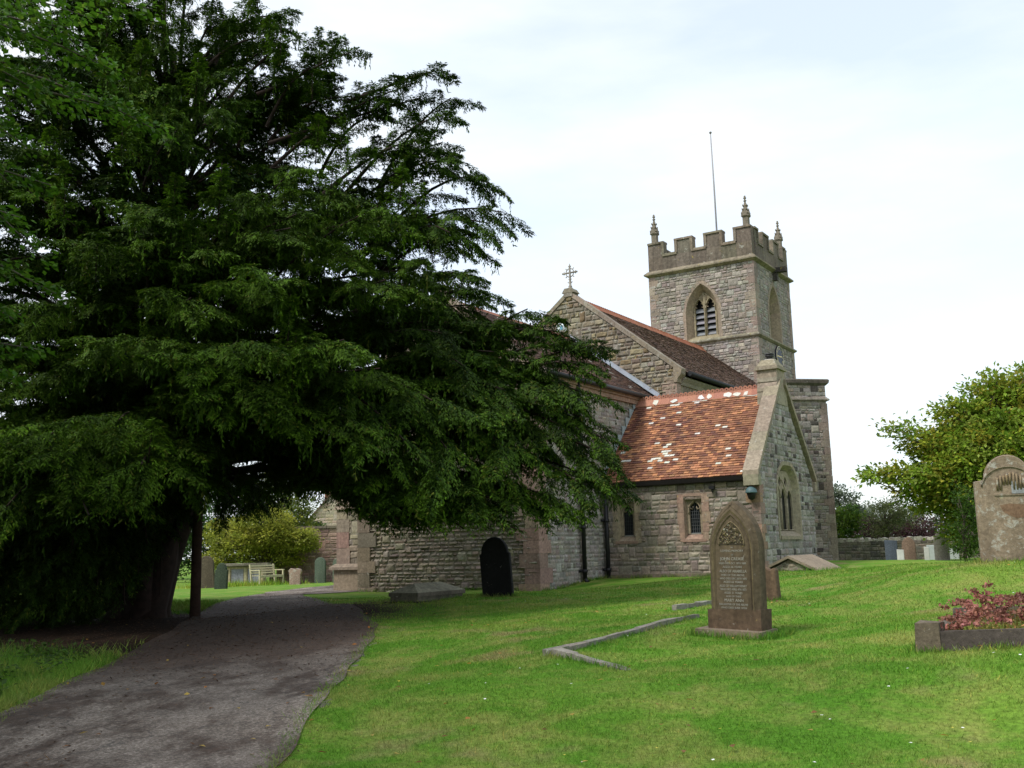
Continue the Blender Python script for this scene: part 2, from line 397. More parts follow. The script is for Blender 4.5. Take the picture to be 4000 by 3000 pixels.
def rubble(mb, O, S, N, z0, z1, bounds, holes=(), course=(.12, .22), length=(.16, .46), relief=.03, cols=WARM, p=None, mortar=(.30, .265, .225), wob=0.009, gap=.008):
    O, S, N = A(O, float), A(S, float), A(N, float); Zv = A([0, 0, 1.0])
    P = lambda s, z, d: O + S * s + Zv * z + N * d
    rows = [z0]
    while rows[-1] < z1 - 1e-6:
        zt = rows[-1] + rng.uniform(*course)
        rows.append(z1 if zt > z1 - course[0] * .6 else zt)
    taken = [[] for _ in range(len(rows) + 2)]
    for ri in range(len(rows) - 1):
        z, zt = rows[ri], rows[ri + 1]
        h = zt - z
        zm = (z + zt) / 2
        (a0, b0), (a1, b1), (am, bm) = bounds(z), bounds(zt), bounds(zm)
        if bm - am > 0.02:
            hs = sorted([hh for hh in (f(zm) for f in holes) if hh and hh[1] > am and hh[0] < bm])
            seg = []; cur = None
            for ha, hb in hs:
                if cur is None: seg.append((None, ha))
                elif ha > cur: seg.append((cur, ha))
                cur = hb if cur is None else max(cur, hb)
            seg.append((cur, None))
            for sa, sb in seg:
                la0, la1 = (a0, a1) if sa is None else (sa, sa)
                lb0, lb1 = (b0, b1) if sb is None else (sb, sb)
                lm, rm = (am if sa is None else sa), (bm if sb is None else sb)
                if rm - lm < .01: continue
                mb.quad(P(la0, z, 0), P(max(lb0, la0), z, 0), P(max(lb1, la1), zt, 0), P(la1, zt, 0), tj(mortar, .06))
                s = lm - rng.uniform(0, .05)
                while s < rm - .03:
                    ln = rng.uniform(*length) * (1.15 if h > .17 else .9)
                    e = s + ln
                    if rm - e < length[0] * .6: e = rm
                    ss, ee = max(s, lm), e
                    hit_ = [q for q in taken[ri] if q[0] < ee and q[1] > ss]
                    if hit_:
                        q = min(hit_); 
                        if q[0] - ss > .07: ee = e = q[0]
                        else: s = q[1]; continue
                    zt_row = zt
                    if rng.random() < .11 and ri + 2 < len(rows) and ee - ss > .14 and ee + .12 < rm and ss - .12 > lm:
                        zt = rows[ri + 2]; taken[ri + 1].append((ss, ee))
                        zb_, zt2_ = bounds(zt); 
                        if not (zb_ < ss - .05 and zt2_ > ee + .05) or any((f(zt - .02) or (9e9, 0))[0] < ee + .1 and (f(zt - .02) or (0, -9e9))[1] > ss - .1 for f in holes): zt = zt_row; taken[ri + 1].pop()
                    t = tj(pick(cols, p), .16, .06)
                    nx = max(2, int((ee - ss) / .13)); nz = 2 if zt - z > .14 else 1
                    if h > .2: nz = 3
                    gs = np.concatenate([[0], np.linspace(.12, .88, nx), [1]]); gzv = np.concatenate([[0], np.linspace(.2, .8, nz), [1]]) if nz > 1 else A([0, .5, 1])
                    base = rng.uniform(.45, 1) * relief
                    idx = []
                    for gi, g in enumerate(gs):
                        col = []
                        for kj, kz in enumerate(gzv):
                            edge = gi in (0, len(gs) - 1) or kj in (0, len(gzv) - 1)
                            d = relief * .12 if edge else base * rng.uniform(.55, 1.3)
                            zz = z + gap + (zt - z - 2 * gap) * kz
                            sv = ss + gap + (ee - ss - 2 * gap) * g
                            if edge: sv += rng.uniform(-1, 1) * gap * .9; zz += rng.uniform(-1, 1) * (gap * .8 + wob)
                            lo, hi = bounds(min(max(zz, z0), z1)); sv = min(max(sv, lo), hi)
                            col.append(mb.v(P(sv, zz, d)))
                        idx.append(col)
                    for gi in range(len(idx) - 1):
                        for kj in range(len(gzv) - 1):
                            mb.f((idx[gi][kj], idx[gi + 1][kj], idx[gi + 1][kj + 1], idx[gi][kj + 1]), t)
                    s = ee; zt = zt_row

def quoins(mb, c, dA, dB, z0, z1, cols=(DRESS,), la=(.42, .22), hh=(.24, .34), proud=.034, nA=None, nB=None):
    """corner stones: c corner (x,y); dA and dB run back along the two faces from the corner"""
    c = A(c, float); dA = A(dA, float); dB = A(dB, float); z = z0; k = 0
    while z < z1 - .05:
        h = min(rng.uniform(*hh), z1 - z)
        a, b_ = (la[0], la[1]) if k % 2 == 0 else (la[1], la[0])
        a *= rng.uniform(.88, 1.1); b_ *= rng.uniform(.88, 1.1)
        pr_ = proud + rng.uniform(-.004, .004)
        o = c - dA * pr_ - dB * pr_
        e1 = dA * (a + pr_); e2 = dB * (b_ + pr_)
        mb.box((o[0], o[1], z + .004), (*e1, 0), (*e2, 0), (0, 0, h - .008), tj(pick(list(cols)), .13, .05), jit=.004)
        z += h; k += 1

def arch_half(z, zs, za, hw):
    """half width of a pointed arch at height z"""
    if z <= zs: return hw
    if z >= za: return 0.0
    H = za - zs; R = (hw * hw + H * H) / (2 * hw)
    return max(0.0, math.sqrt(max(R * R - (z - zs) ** 2, 0)) - (R - hw))

def plate(mb, P, z0, z1, outer, holes, depth, dz=.04, t=(.3, .3, .3), zs=()):
    """flat stone plate with openings; P(s,z,d) gives a point; outer(z) and holes(z) give intervals"""
    zz = sorted(set(list(np.linspace(z0, z1, max(2, int((z1 - z0) / dz) + 1))) + [q for q in zs if z0 < q < z1]))
    def H(z):
        r = []
        for f in holes:
            q_ = f(z); r.append(q_)
        return r
    for za, zb in zip(zz[:-1], zz[1:]):
        ha, hb = H(za + 1e-4), H(zb - 1e-4)
        oa, ob = outer(za + 1e-4), outer(zb - 1e-4)
        if oa is None or ob is None: continue
        cur_a, cur_b = oa[0], ob[0]
        items = []
        for x, y in zip(ha, hb):
            if x is None and y is None: continue
            if x is None: mmid = (y[0] + y[1]) / 2; x = (mmid, mmid)
            if y is None: mmid = (x[0] + x[1]) / 2; y = (mmid, mmid)
            items.append((x, y))
        items.sort()
        for x, y in items:
            mb.quad(P(cur_a, za, 0), P(x[0], za, 0), P(y[0], zb, 0), P(cur_b, zb, 0), t)
            mb.quad(P(x[0], za, 0), P(x[0], za, depth), P(y[0], zb, depth), P(y[0], zb, 0), t)
            mb.quad(P(x[1], za, 0), P(x[1], za, depth), P(y[1], zb, depth), P(y[1], zb, 0), t)
            cur_a, cur_b = x[1], y[1]
        mb.quad(P(cur_a, za, 0), P(oa[1], za, 0), P(ob[1], zb, 0), P(cur_b, zb, 0), t)

def arch_path(c, hw, z0, zs, za, n=9):
    """outline from bottom left over the apex to bottom right as (s,z)"""
    l = [(c - hw, z0)] + [(c - arch_half(z, zs, za, hw), z) for z in zs + (za - zs) * np.sin(np.linspace(0, math.pi / 2, n))]
    r = [(2 * c - s, z) for s, z in l[::-1]][1:]
    return l + r
def ring(mb, P, pa, pb, da, db, t):
    """strip between two outlines with the same number of points"""
    for k in range(len(pa) - 1):
        mb.quad(P(*pa[k], da), P(*pa[k + 1], da), P(*pb[k + 1], db), P(*pb[k], db), tj(t, .07) if k % 2 == 0 else t)

def tiles(mb, O, S, U, ln, up, expo=.11, wid=.17, th=.014, col=lambda s, h: (.3, .12, .07), sag=0.0, trim=None):
    """courses of plain tiles; O eave corner, S along the eave, U up the slope"""
    O, S, U = A(O, float), A(S, float), A(U, float); N = np.cross(S, U); N /= np.linalg.norm(N)
    nr = int(up / expo)
    for r_ in range(nr):
        s = -rng.uniform(0, 1) * wid * .1 - (wid / 2 if r_ % 2 else 0)
        y0 = r_ * expo; y1 = min(y0 + expo * 1.25, up)
        while s < ln:
            w_ = wid
            a, b_ = max(s, 0) + .002, min(s + w_, ln) - .002
            if trim:
                lo, hi = trim(y0); a = max(a, lo); b_ = min(b_, hi)
            if b_ - a > .02:
                t = col((a + b_) / 2, y0)
                j0 = rng.uniform(.7, 1.5) * th; j1 = rng.uniform(.7, 1.5) * th; dy = rng.uniform(-.006, .006)
                p0, p1 = O + S * a + U * (y0 + dy), O + S * b_ + U * (y0 + dy)
                p2, p3 = O + S * b_ + U * y1, O + S * a + U * y1
                i = [mb.v(p0 + N * j0), mb.v(p1 + N * j1), mb.v(p2 + N * .002), mb.v(p3 + N * .002), mb.v(p0 - N * .006), mb.v(p1 - N * .006)]
                mb.f((i[0], i[1], i[2], i[3]), t); mb.f((i[4], i[5], i[1], i[0]), tj(t, .1))
            s += w_

# ------------------------------------------------------------------ the church: local x = v, y = u
VD = A([math.cos(YAW), -math.sin(YAW), 0]); UD = A([math.sin(YAW), math.cos(YAW), 0])
CB = A([-14.0, 30.0, .7])                                      # base of the church in (v, u, z)
def wuv(v, u, z=0.0): return v * VD + u * UD + A([0, 0, z])
cw = wuv(*CB)
church = thing('church', 'grey rubble stone parish church with battlemented tower and orange tiled side room, behind the yew', 'church', cw, -YAW)
def cpart(mb, name, mats, parent=None): return mb.build(name, mats, parent or church, CB)
NU, PV = A([0, -1.0, 0]), A([1.0, 0, 0])                       # outward: towards -u, towards +v
XV, YU = A([1.0, 0, 0]), A([0, 1.0, 0])
vC0, vC1, uE, uN, uT0, uT1, vT0, vT1, vR = -20.0, -14.0, 23.5, 31.2, 43.66, 48.75, -19.5, -14.47, -17.03
eC, rC, eN, rN = 6.42, 8.75, 7.2, 10.3

# chancel walls
b = MB()
gab = lambda z: (vC0 + max(0, z - eC) * (3.0 / (rC - eC)), vC1 - max(0, z - eC) * (3.0 / (rC - eC)))
rubble(b, (0, uE, 0), XV, NU, .25, rC + .05, lambda z: gab(z), course=(.075, .155), length=(.11, .40), relief=.065, cols=BUFF + WARM[:2], wob=.022, gap=.012, mortar=(.26, .23, .185))
rubble(b, (vC1, 0, 0), YU, PV, .25, eC, lambda z: (uE, uN), course=(.09, .15), length=(.12, .34), relief=.03, cols=GREY[:4] + MAUVE[:3], mortar=(.30, .28, .25), wob=.006)
b.quad((vC0, uE, .2), (vC0, uN, .2), (vC0, uN, eC), (vC0, uE, eC), (.25, .2, .16))
quoins(b, (vC1, uE), (-1, 0), (0, 1), .3, eC - .1, cols=(PINK, DRESS, PINK), la=(.62, .40), hh=(.3, .45), proud=.05)
quoins(b, (vC0, uE), (1, 0), (0, 1), .3, eC - .1, cols=((.25, .195, .145), (.22, .175, .13)), la=(.55, .36), hh=(.3, .45), proud=.075)
chw = cpart(b, 'chancel_wall', M_RUB)
# north east buttress with moulded plinth
b = MB()
bt = (.27, .215, .165)
rubble(b, (0, 24.3, 0), XV, NU, .3, 3.0, lambda z: (-21.45, -20.0), relief=.03, cols=BUFF, course=(.14, .26))
b.quad((-21.6, 24.3, .3), (-21.6, 25.4, .3), (-21.6, 25.4, 3.0), (-21.6, 24.3, 3.0), bt)
quoins(b, (-21.6, 24.3), (1, 0), (0, 1), 1.35, 3.0, cols=(PINK, DRESS), la=(.5, .42), hh=(.35, .5))
b.abox((-21.68, 24.18, .3), (-20.0, 25.4, 1.18), tj(bt), jit=.01)
b.extrude([(-21.78, 24.08, 1.18), (-21.78, 24.08, 1.26), (-21.64, 24.22, 1.36), (-21.64, 24.22, 1.18)], (1.78, 0, 0), bt)
b.poly([(-21.7, 24.2, 3.0), (-20, 24.2, 3.0), (-20, 25.0, 4.6), (-21.2, 25.0, 4.6)], DRESS)
b.poly([(-21.7, 24.2, 3.0), (-21.2, 25.0, 4.6), (-21.2, 25.4, 4.6), (-21.7, 25.4, 3.0)], DRESS)
b.abox((-21.2, 25.0, 3.0), (-20.0, 25.4, 4.6), DRESS)
cpart(b, 'buttress', M_DRESS)

# chancel roof, gutter, cornice
def brown(s, h):
    return tj(pick([(.085, .046, .034), (.105, .058, .042), (.065, .040, .032), (.13, .075, .05), (.28, .25, .22)], [.32, .28, .25, .12, .03]), .2)
sl_c = math.hypot(3.15, rC - eC + .05)
UR = A([-(3.15), 0, rC - eC + .12]); UR /= np.linalg.norm(UR)
b = MB()
tiles(b, (vC1 + .16, uE + .3, eC - .02), YU, UR, uN - uE - .3, 3.93, expo=.12, wid=.18, th=.02, col=brown)
b.quad((vR, uE + .3, rC + .07), (vR, uN, rC + .07), (vC0 - .15, uN, eC), (vC0 - .15, uE + .3, eC), (.08, .05, .038))
b.quad((vC1 + .1, uE + .3, eC - .03), (vC1 + .1, uN, eC - .03), (vR, uN, rC + .03), (vR, uE + .3, rC + .03), (.05, .035, .03))
chr_ = cpart(b, 'chancel_roof', M_TILED)
b = MB()
k = uE + .32
while k < uN - .1:
    b.extrude([(vR - .14, k, rC + .02), (vR, k, rC + .15), (vR + .14, k, rC + .02)], (0, .3, 0), tj((.22, .085, .05), .2)); k += .305
cpart(b, 'ridge_tiles', M_TILED, chr_)
b = MB()
for zz in (0,):
    # raised coping on the east gable
    for sgn in (-1, 1):
        e = A([vR + sgn * 3.25, uE - .05, eC - .12]); a = A([vR, uE - .05, rC + .28])
        d = (a - e); n_ = 8
        for q_ in range(n_):
            p0 = e + d * (q_ / n_); p1 = e + d * ((q_ + .985) / n_)
            b.box(p0 - A([0, 0, .16]), p1 - p0, (0, .42, 0), (0, 0, .2), tj(DRESS, .12))
b.abox((vR - .16, uE - .06, rC + .1), (vR + .16, uE + .37, rC + .42), tj(DRESS))
cpart(b, 'gable_coping', M_DRESS)
b = MB()
b.abox((vC1, uE + .35, eC - .34), (vC1 + .10, uN - .005, eC - .2), (.30, .20, .15)); b.abox((vC1, uE + .35, eC - .2), (vC1 + .15, uN - .005, eC - .1), (.27, .18, .135))
cpart(b, 'cornice', M_DRESS)
b = MB(); b.tube([(vC1 + .24, uE + .35, eC - .06), (vC1 + .24, uN - .02, eC - .06)], .07, 8, (.02, .02, .022)); cpart(b, 'gutter', M_IRON)
# lead flashing where the chancel roof meets the nave gable
b = MB()
d0 = A([vC1 + .24, 0, eC - .02]); d1 = A([vR, 0, rC + .08]); dd = d1 - d0
for q_ in range(6):
    p0 = d0 + dd * q_ / 6; p1 = d0 + dd * (q_ + 1.01) / 6; o = .05 + .004 * (q_ % 2)
    b.box((p0[0], uN - o - .005, p0[2] + .03), (p1[0] - p0[0], 0, p1[2] - p0[2]), (0, .02, 0), (0, 0, .16), tj(LEADC, .08))
    b.box((p0[0], uN - .2, p0[2] + .03 + .004 * (q_ % 2)), (p1[0] - p0[0], 0, p1[2] - p0[2]), (0, .16, 0), (0, 0, .012), tj(LEADC, .08))
cpart(b, 'lead_flashing', M_LEAD)

# nave
b = MB()
vN0, vN1 = vR - 3.85, vR + 3.85
kN = (rN - eN) / 3.95
hN = lambda z: max(0.0, min(3.85, 4.10 * (1 - (z - eN + .02) / (rN + .14 - eN))))
gabN = lambda z: (vR - hN(z), vR + hN(z))
def ch_hole(z):
    if z < eC: return (vC0 + .1, vC1 - .05)
    if z < rC: return (vC0 + .1 + (z - eC) * 3.0 / (rC - eC), vC1 - .05 - (z - eC) * 3.0 / (rC - eC))
    return None
rubble(b, (0, uN, 0), XV, NU, .4, rN + .12, gabN, [ch_hole], course=(.10, .2), length=(.14, .45), relief=.055, cols=BUFF + [(.30, .25, .15), (.20, .15, .09)], wob=.012, gap=.011, mortar=(.27, .245, .20))
rubble(b, (vN1, 0, 0), YU, PV, .5, eN - .2, lambda z: (uN, uT0), course=(.2, .3), length=(.4, .8), relief=.02, cols=BUFF)
b.quad((vN0, uN, .2), (vN0, uT0, .2), (vN0, uT0, eN), (vN0, uN, eN), (.25, .2, .16))
quoins(b, (vN1, uN), (-1, 0), (0, 1), 5.2, eN - .2, cols=(DRESS, (.28, .235, .18)), la=(.5, .3), hh=(.3, .42), proud=.03)
nvw = cpart(b, 'nave_wall', M_RUBW)
def dbrown(s, h): return tj(pick([(.115, .066, .048), (.14, .080, .057), (.088, .056, .044), (.155, .098, .070)]), .16)
URn = A([-(4.13), 0, rN - eN + .0]); URn /= np.linalg.norm(URn)
b = MB()
tiles(b, (vN1 + .28, uN + .28, eN + .02), YU, URn, uT0 - uN - .28, math.hypot(4.13, rN - eN), expo=.115, wid=.18, th=.02, col=dbrown)
b.quad((vR, uN + .28, rN), (vR, uT0, rN), (vN0 - .2, uT0, eN), (vN0 - .2, uN + .28, eN), (.07, .045, .035))
b.quad((vN1 + .2, uN + .28, eN - .02), (vN1 + .2, uT0, eN - .02), (vR, uT0, rN - .04), (vR, uN + .28, rN - .04), (.05, .035, .03))
nvr = cpart(b, 'nave_roof', M_TILED)
b = MB(); k = uN + .3
while k < uT0 - .05:
    t = tj((.33, .125, .07), .16); e = min(.3, uT0 - k)
    b.extrude([(vR - .16, k, rN - .08), (vR - .03, k, rN + .10), (vR + .03, k, rN + .10), (vR + .16, k, rN - .08)], (0, e - .006, 0), t)
    for c_ in (0.03, .18):
        if c_ < e - .1: b.box((vR - .02, k + c_, rN + .09), (.04, 0, 0), (0, .085, 0), (0, 0, .07), t)
    k += .3
cpart(b, 'ridge_tiles', M_TILE, nvr)
b = MB()
for sgn in (-1, 1):
    e = A([vR + sgn * 4.08, uN - .06, eN + .12]); a = A([vR, uN - .06, rN + .26]); d = a - e
    for q_ in range(7):
        p0 = e + d * (q_ / 7); p1 = e + d * ((q_ + .988) / 7)
        b.box(p0 - A([0, 0, .14]), p1 - p0, (0, .4, 0), (0, 0, .17), tj((.27, .225, .17), .12))
    # kneeler at the foot
    x0 = vR + sgn * 3.8
    b.extrude([(x0, uN - .065, eN - .3), (x0 + sgn * .12, uN - .065, eN - .3), (x0 + sgn * .14, uN - .065, eN - .18), (x0 + sgn * .26, uN - .065, eN - .05), (x0 + sgn * .30, uN - .065, eN + .12), (x0, uN - .065, eN + .22)], (0, .41, 0), tj(DRESS))
b.abox((vR - .17, uN - .08, rN + .06), (vR + .17, uN + .36, rN + .2), tj((.25, .22, .17)))
b.extrude([(vR - .24, uN - .09, rN + .2), (vR + .24, uN - .09, rN + .2), (vR + .13, uN - .09, rN + .36), (vR - .13, uN - .09, rN + .36)], (0, .46, 0), tj((.25, .22, .17)))
cpart(b, 'gable_coping', M_RUBW)
# floriated cross on the nave gable
b = MB(); ct = (.33, .30, .26); cz = rN + .36; cu = uN + .12
b.lathe((vR, cu, cz - .02), [(.10, 0), (.10, .05), (.06, .09), (.075, .12), (.045, .16), (.04, .3), (.034, .84), (.012, .95)], 8, ct)
zc_ = cz + .60
b.tube([(vR - .30, cu, zc_), (vR + .30, cu, zc_)], .032, 6, ct)
ringp = [(vR + .155 * math.cos(a), cu, zc_ + .155 * math.sin(a)) for a in np.linspace(0, 2 * math.pi, 17)]
b.tube(ringp, .018, 5, ct)
for a in np.arange(4) * math.pi / 2:
    ex, ez = math.cos(a), math.sin(a)
    for dl in (-.055, .055):
        b.tube([(vR + ex * .21, cu, zc_ + ez * .21), (vR + ex * .24 - ez * dl, cu, zc_ + ez * .24 + ex * dl)], .02, 5, ct)
    dg = a + math.pi / 4
    b.tube([(vR + math.cos(dg) * .14, cu, zc_ + math.sin(dg) * .14), (vR + math.cos(dg) * .235, cu, zc_ + math.sin(dg) * .235)], .017, 5, ct)
b.tube([(vR, cu, cz + .2), (vR + .09, cu, cz + .27)], .018, 5, ct); b.tube([(vR, cu, cz + .2), (vR - .09, cu, cz + .27)], .018, 5, ct)
cpart(b, 'gable_cross', M_DRESS)
b = MB()
b.extrude([(vN1, uN + .3, eN - .36), (vN1 + .06, uN + .3, eN - .36), (vN1 + .1, uN + .3, eN - .26), (vN1 + .2, uN + .3, eN - .16), (vN1 + .2, uN + .3, eN - .1), (vN1, uN + .3, eN - .1)], (0, uT0 - uN - .3, 0), (.30, .27, .22))
cpart(b, 'cornice', M_DRESS)
b = MB(); b.tube([(vN1 + .34, uN + .36, eN + .0), (vN1 + .34, uT0 - .02, eN + .0)], .09, 8, (.022, .024, .026)); cpart(b, 'gutter', M_IRON)
b = MB()                                                        # alarm dome on the nave gable
b.lathe((vR - .25, uN - .16, 9.08), [(.11, 0), (.17, .04), (.19, .14), (.17, .26), (.10, .35), (.02, .38)], 12, (.78, .86, .88))
b.box((vR - .33, uN - .12, 9.12), (.16, 0, 0), (0, .12, 0), (0, 0, .16), (.55, .62, .66))
b.abox((vR - .20, uN - .362, 9.14), (vR - .12, uN - .33, 9.28), (.12, .32, .42))
cpart(b, 'alarm_dome', M_PAINT)

# side room (vestry) with the orange roof
vV0, vV1, uV0, uV1, eV, rV = -14.0, -9.3, 27.3, 32.3, 3.52, 6.05
uVr = (uV0 + uV1) / 2
WINV = [-13.28, -11.22]
def vhole(c): return lambda z: (c - .36, c + .36) if 1.82 < z < 2.98 else None
b = MB()
rubble(b, (0, uV0, 0), XV, NU, .45, eV, lambda z: (vV0, vV1), [vhole(c) for c in WINV], course=(.085, .18), length=(.13, .38), relief=.038, cols=WARM + [(.25, .215, .178), (.27, .212, .168)], mortar=(.29, .25, .205), gap=.007)
gabV = lambda z: (uV0 + max(0, z - eV) * (2.5 / (rV - eV + .15)), uV1 - max(0, z - eV) * (2.5 / (rV - eV + .15)))
w3 = lambda z: ((uVr - arch_half(z, 3.05, 3.85, .98), uVr + arch_half(z, 3.05, 3.85, .98)) if 1.75 < z < 3.84 else None)
rubble(b, (vV1, 0, 0), YU, PV, .45, rV + .15, gabV, [w3], course=(.10, .19), length=(.12, .38), relief=.03, cols=GREY, p=[.27, .27, .25, .10, .11], mortar=(.30, .29, .27), gap=.009)
b.quad((vV0, uV1, .4), (vV1, uV1, .4), (vV1, uV1, eV), (vV0, uV1, eV), (.25, .23, .2))
quoins(b, (vV1, uV0), (-1, 0), (0, 1), .6, eV - .3, cols=(PINK, (.29, .20, .14), (.26, .21, .17)), la=(.34, .22), hh=(.2, .32), proud=.03)
b.abox((vV0 + .2, uV0 - .14, .5), (vV1 - .2, uV0, .86), (.2, .16, .12), jit=.01)
vew = cpart(b, 'vestry_wall', M_RUB)

ORG = [(.262, .122, .066), (.225, .100, .058), (.178, .080, .053), (.315, .168, .088), (.135, .066, .046)]
def orange(s, h):
    # bands: paler tiles low down, dark patch and white lichen near the middle
    x, y = s / 4.3, h / 3.55
    pw = .016 + .95 * math.exp(-((x - .40 - .25 * (y - .3)) / .045) ** 2 - ((y - .32) / .13) ** 2) + .18 * math.exp(-((y - .97) / .03) ** 2) + .22 * math.exp(-((x - .55) / .2) ** 2 - ((y - .83) / .04) ** 2)
    if rng.random() < pw: return tj((.58, .56, .50), .08)
    pd = .12 + .55 * math.exp(-((x - .38) / .12) ** 2 - ((y - .66) / .13) ** 2) + .35 * (x < .1)
    if rng.random() < pd: return tj(pick([(.13, .06, .045), (.17, .068, .045)]), .15)
    if rng.random() < .17 + .12 * (y < .4): return tj((.43, .20, .10), .1)
    return tj(pick(ORG[:4], [.50, .34, .13, .03]), .09)
hr = math.hypot(2.65, rV - eV + .12)
UV_ = A([0, 2.65, rV - eV + .12]) / hr; UVb = A([0, -2.65, rV - eV + .12]) / hr
b = MB()
tiles(b, (vV0, uV0 - .15, eV - .05), XV, UV_, 4.32, hr, expo=.1, wid=.16, th=.026, col=orange)
tiles(b, (vV0 + 4.32, uV1 + .15, eV - .05), -XV, UVb, 4.32, hr, expo=.2, wid=.31, th=.018, col=orange)
b.quad((vV0, uV0 - .1, eV - .06), (vV1 - .3, uV0 - .1, eV - .06), (vV1 - .3, uVr, rV - .0), (vV0, uVr, rV - .0), (.06, .03, .02))
ver = cpart(b, 'vestry_roof', M_TILE)
b = MB(); k = vV0 + .02; zr = rV + .03
while k < vV1 - .42:
    t = tj((.36, .165, .11), .12); wl = rng.random() < .42
    for sg in (-1, 1):
        b.quad((k, uVr, zr + .13), (k + .292, uVr, zr + .13), (k + .292, uVr + sg * .17, zr - .09), (k, uVr + sg * .17, zr - .09), t)
    if wl:
        a0, a1 = k + rng.uniform(0, .08), k + .292 - rng.uniform(0, .08); q0 = rng.uniform(.3, .5)
        f_ = lambda x, h_: (x, uVr - .17 * h_ - .006, zr + .13 - .22 * h_ + .006)
        pts = [f_(a0 + .03, q0), f_((a0 + a1) / 2, q0 - .12), f_(a1 - .02, q0), f_(a1, .75), f_(a1 - .05, .98), f_(a0 + .06, .96), f_(a0, .72)]
        b.poly([(p[0] + rng.normal(0, .022), p[1], p[2] + rng.normal(0, .012)) for p in pts], tj((.60, .58, .52), .1))
    for c_ in (.073, .219):
        n_ = 10; an = np.linspace(0, 2 * math.pi, n_, endpoint=False)
        for th_ in (0,):
            o1 = [b.v((k + c_ + .073 * math.cos(a), uVr - .015, zr + .165 + .073 * math.sin(a))) for a in an]; i1 = [b.v((k + c_ + .022 * math.cos(a), uVr - .015, zr + .175 + .022 * math.sin(a))) for a in an]
            o2 = [b.v((k + c_ + .073 * math.cos(a), uVr + .015, zr + .165 + .073 * math.sin(a))) for a in an]; i2 = [b.v((k + c_ + .022 * math.cos(a), uVr + .015, zr + .175 + .022 * math.sin(a))) for a in an]
            for q_ in range(n_):
                r_ = (q_ + 1) % n_
                b.f((o1[q_], o1[r_], i1[r_], i1[q_]), t); b.f((o2[q_], i2[q_], i2[r_], o2[r_]), t)
                b.f((o1[q_], o2[q_], o2[r_], o1[r_]), t); b.f((i1[q_], i1[r_], i2[r_], i2[q_]), t)
    k += .295
cpart(b, 'ridge_tiles', M_TILE, ver)
b = MB()                                                        # coping of the side room's gable and its chimney stack
cst = (.30, .255, .19)
for sg in (-1, 1):
    e = A([vV1 - .34, uVr + sg * 2.75, eV - .06]); a = A([vV1 - .34, uVr + sg * .2, rV + .23]); d = a - e
    for q_ in range(5):
        p0 = e + d * (q_ / 5); p1 = e + d * ((q_ + .992) / 5)
        b.box(p0 - A([0, 0, .04]), (.44, 0, 0), p1 - p0, (0, 0, .17), tj(cst, .09))
    y0 = uVr + sg * 2.52
    b.box((vV1 - .33, y0 - .0, eV - .34), (.42, 0, 0), (0, sg * .24, 0), (0, 0, .29), tj(cst))
vcop = cpart(b, 'gable_coping', M_DRESS)
b = MB(); c0, c1 = vV1 - .56, vV1 + .03
zz = [5.62, 6.02, 6.12, 6.3, 6.42, 6.66]; hwid = [.50, .46, .44, .41, .38]
for q_ in range(5):
    z0_, z1_ = zz[q_], zz[q_ + 1]; a0 = hwid[q_]; a1 = hwid[q_] - .06 if q_ in (0, 2) else hwid[q_] - .02
    b.extrude([(c0, uVr - a0, z0_), (c0, uVr + a0, z0_), (c0, uVr + a1, z1_), (c0, uVr - a1, z1_)], (c1 - c0, 0, 0), tj(cst, .06))
b.abox((c0 - .06, uVr - .44, 6.66), (c1 + .06, uVr + .44, 6.72), cst); b.abox((c0 - .03, uVr - .41, 6.72), (c1 + .03, uVr + .41, 6.78), cst)
i0 = [b.v(p) for p in ((c0, uVr - .38, 6.78), (c1, uVr - .38, 6.78), (c1, uVr + .38, 6.78), (c0, uVr + .38, 6.78))]
i1 = [b.v(p) for p in ((c0 + .1, uVr - .22, 6.98), (c1 - .1, uVr - .22, 6.98), (c1 - .1, uVr + .22, 6.98), (c0 + .1, uVr + .22, 6.98))]
for q_ in range(4): b.f((i0[q_], i0[(q_ + 1) % 4], i1[(q_ + 1) % 4], i1[q_]), tj((.27, .225, .16), .06))
b.f(i1, (.40, .38, .33))
chim = cpart(b, 'chimney', M_DRESS)
b = MB(); b.lathe(((c0 + c1) / 2, uVr, 6.97), [(.10, 0), (.085, .12), (.13, .13), (.135, .16), (.10, .165), (.10, .18), (.13, .185), (.13, .22), (.06, .225)], 12, (.03, .03, .032))
b.lathe(((c0 + c1) / 2, uVr, 6.97), [(.2, 0.0), (.17, .035), (.09, .05)], 12, (.45, .43, .38)); cpart(b, 'chimney_pot', M_IRON, chim)
b = MB()                                                        # black gutter of the side room
gpr = [(-.17, eV - .17), (-.1, eV - .2), (-.04, eV - .19), (-.02, eV - .06), (-.19, eV - .06)]
b.extrude([(vV0 + .02, uV0 + y_, z_) for y_, z_ in gpr], (4.3, 0, 0), (.014, .012, .012)); cpart(b, 'gutter', M_IRON)
b = MB(); q_ = 0
while q_ < 9:                                                   # stepped lead against the chancel wall
    f0 = q_ / 9
    p0 = A([vC1 + .036, uV0 - .1, eV + .02]) + f0 * A([0, 2.6, rV - eV + .1])
    b.box(p0, (0, .31, 0), (.018, 0, 0), (0, 0, .31), tj((.36, .42, .45), .08)); q_ += 1
cpart(b, 'lead_flashing', M_LEAD)
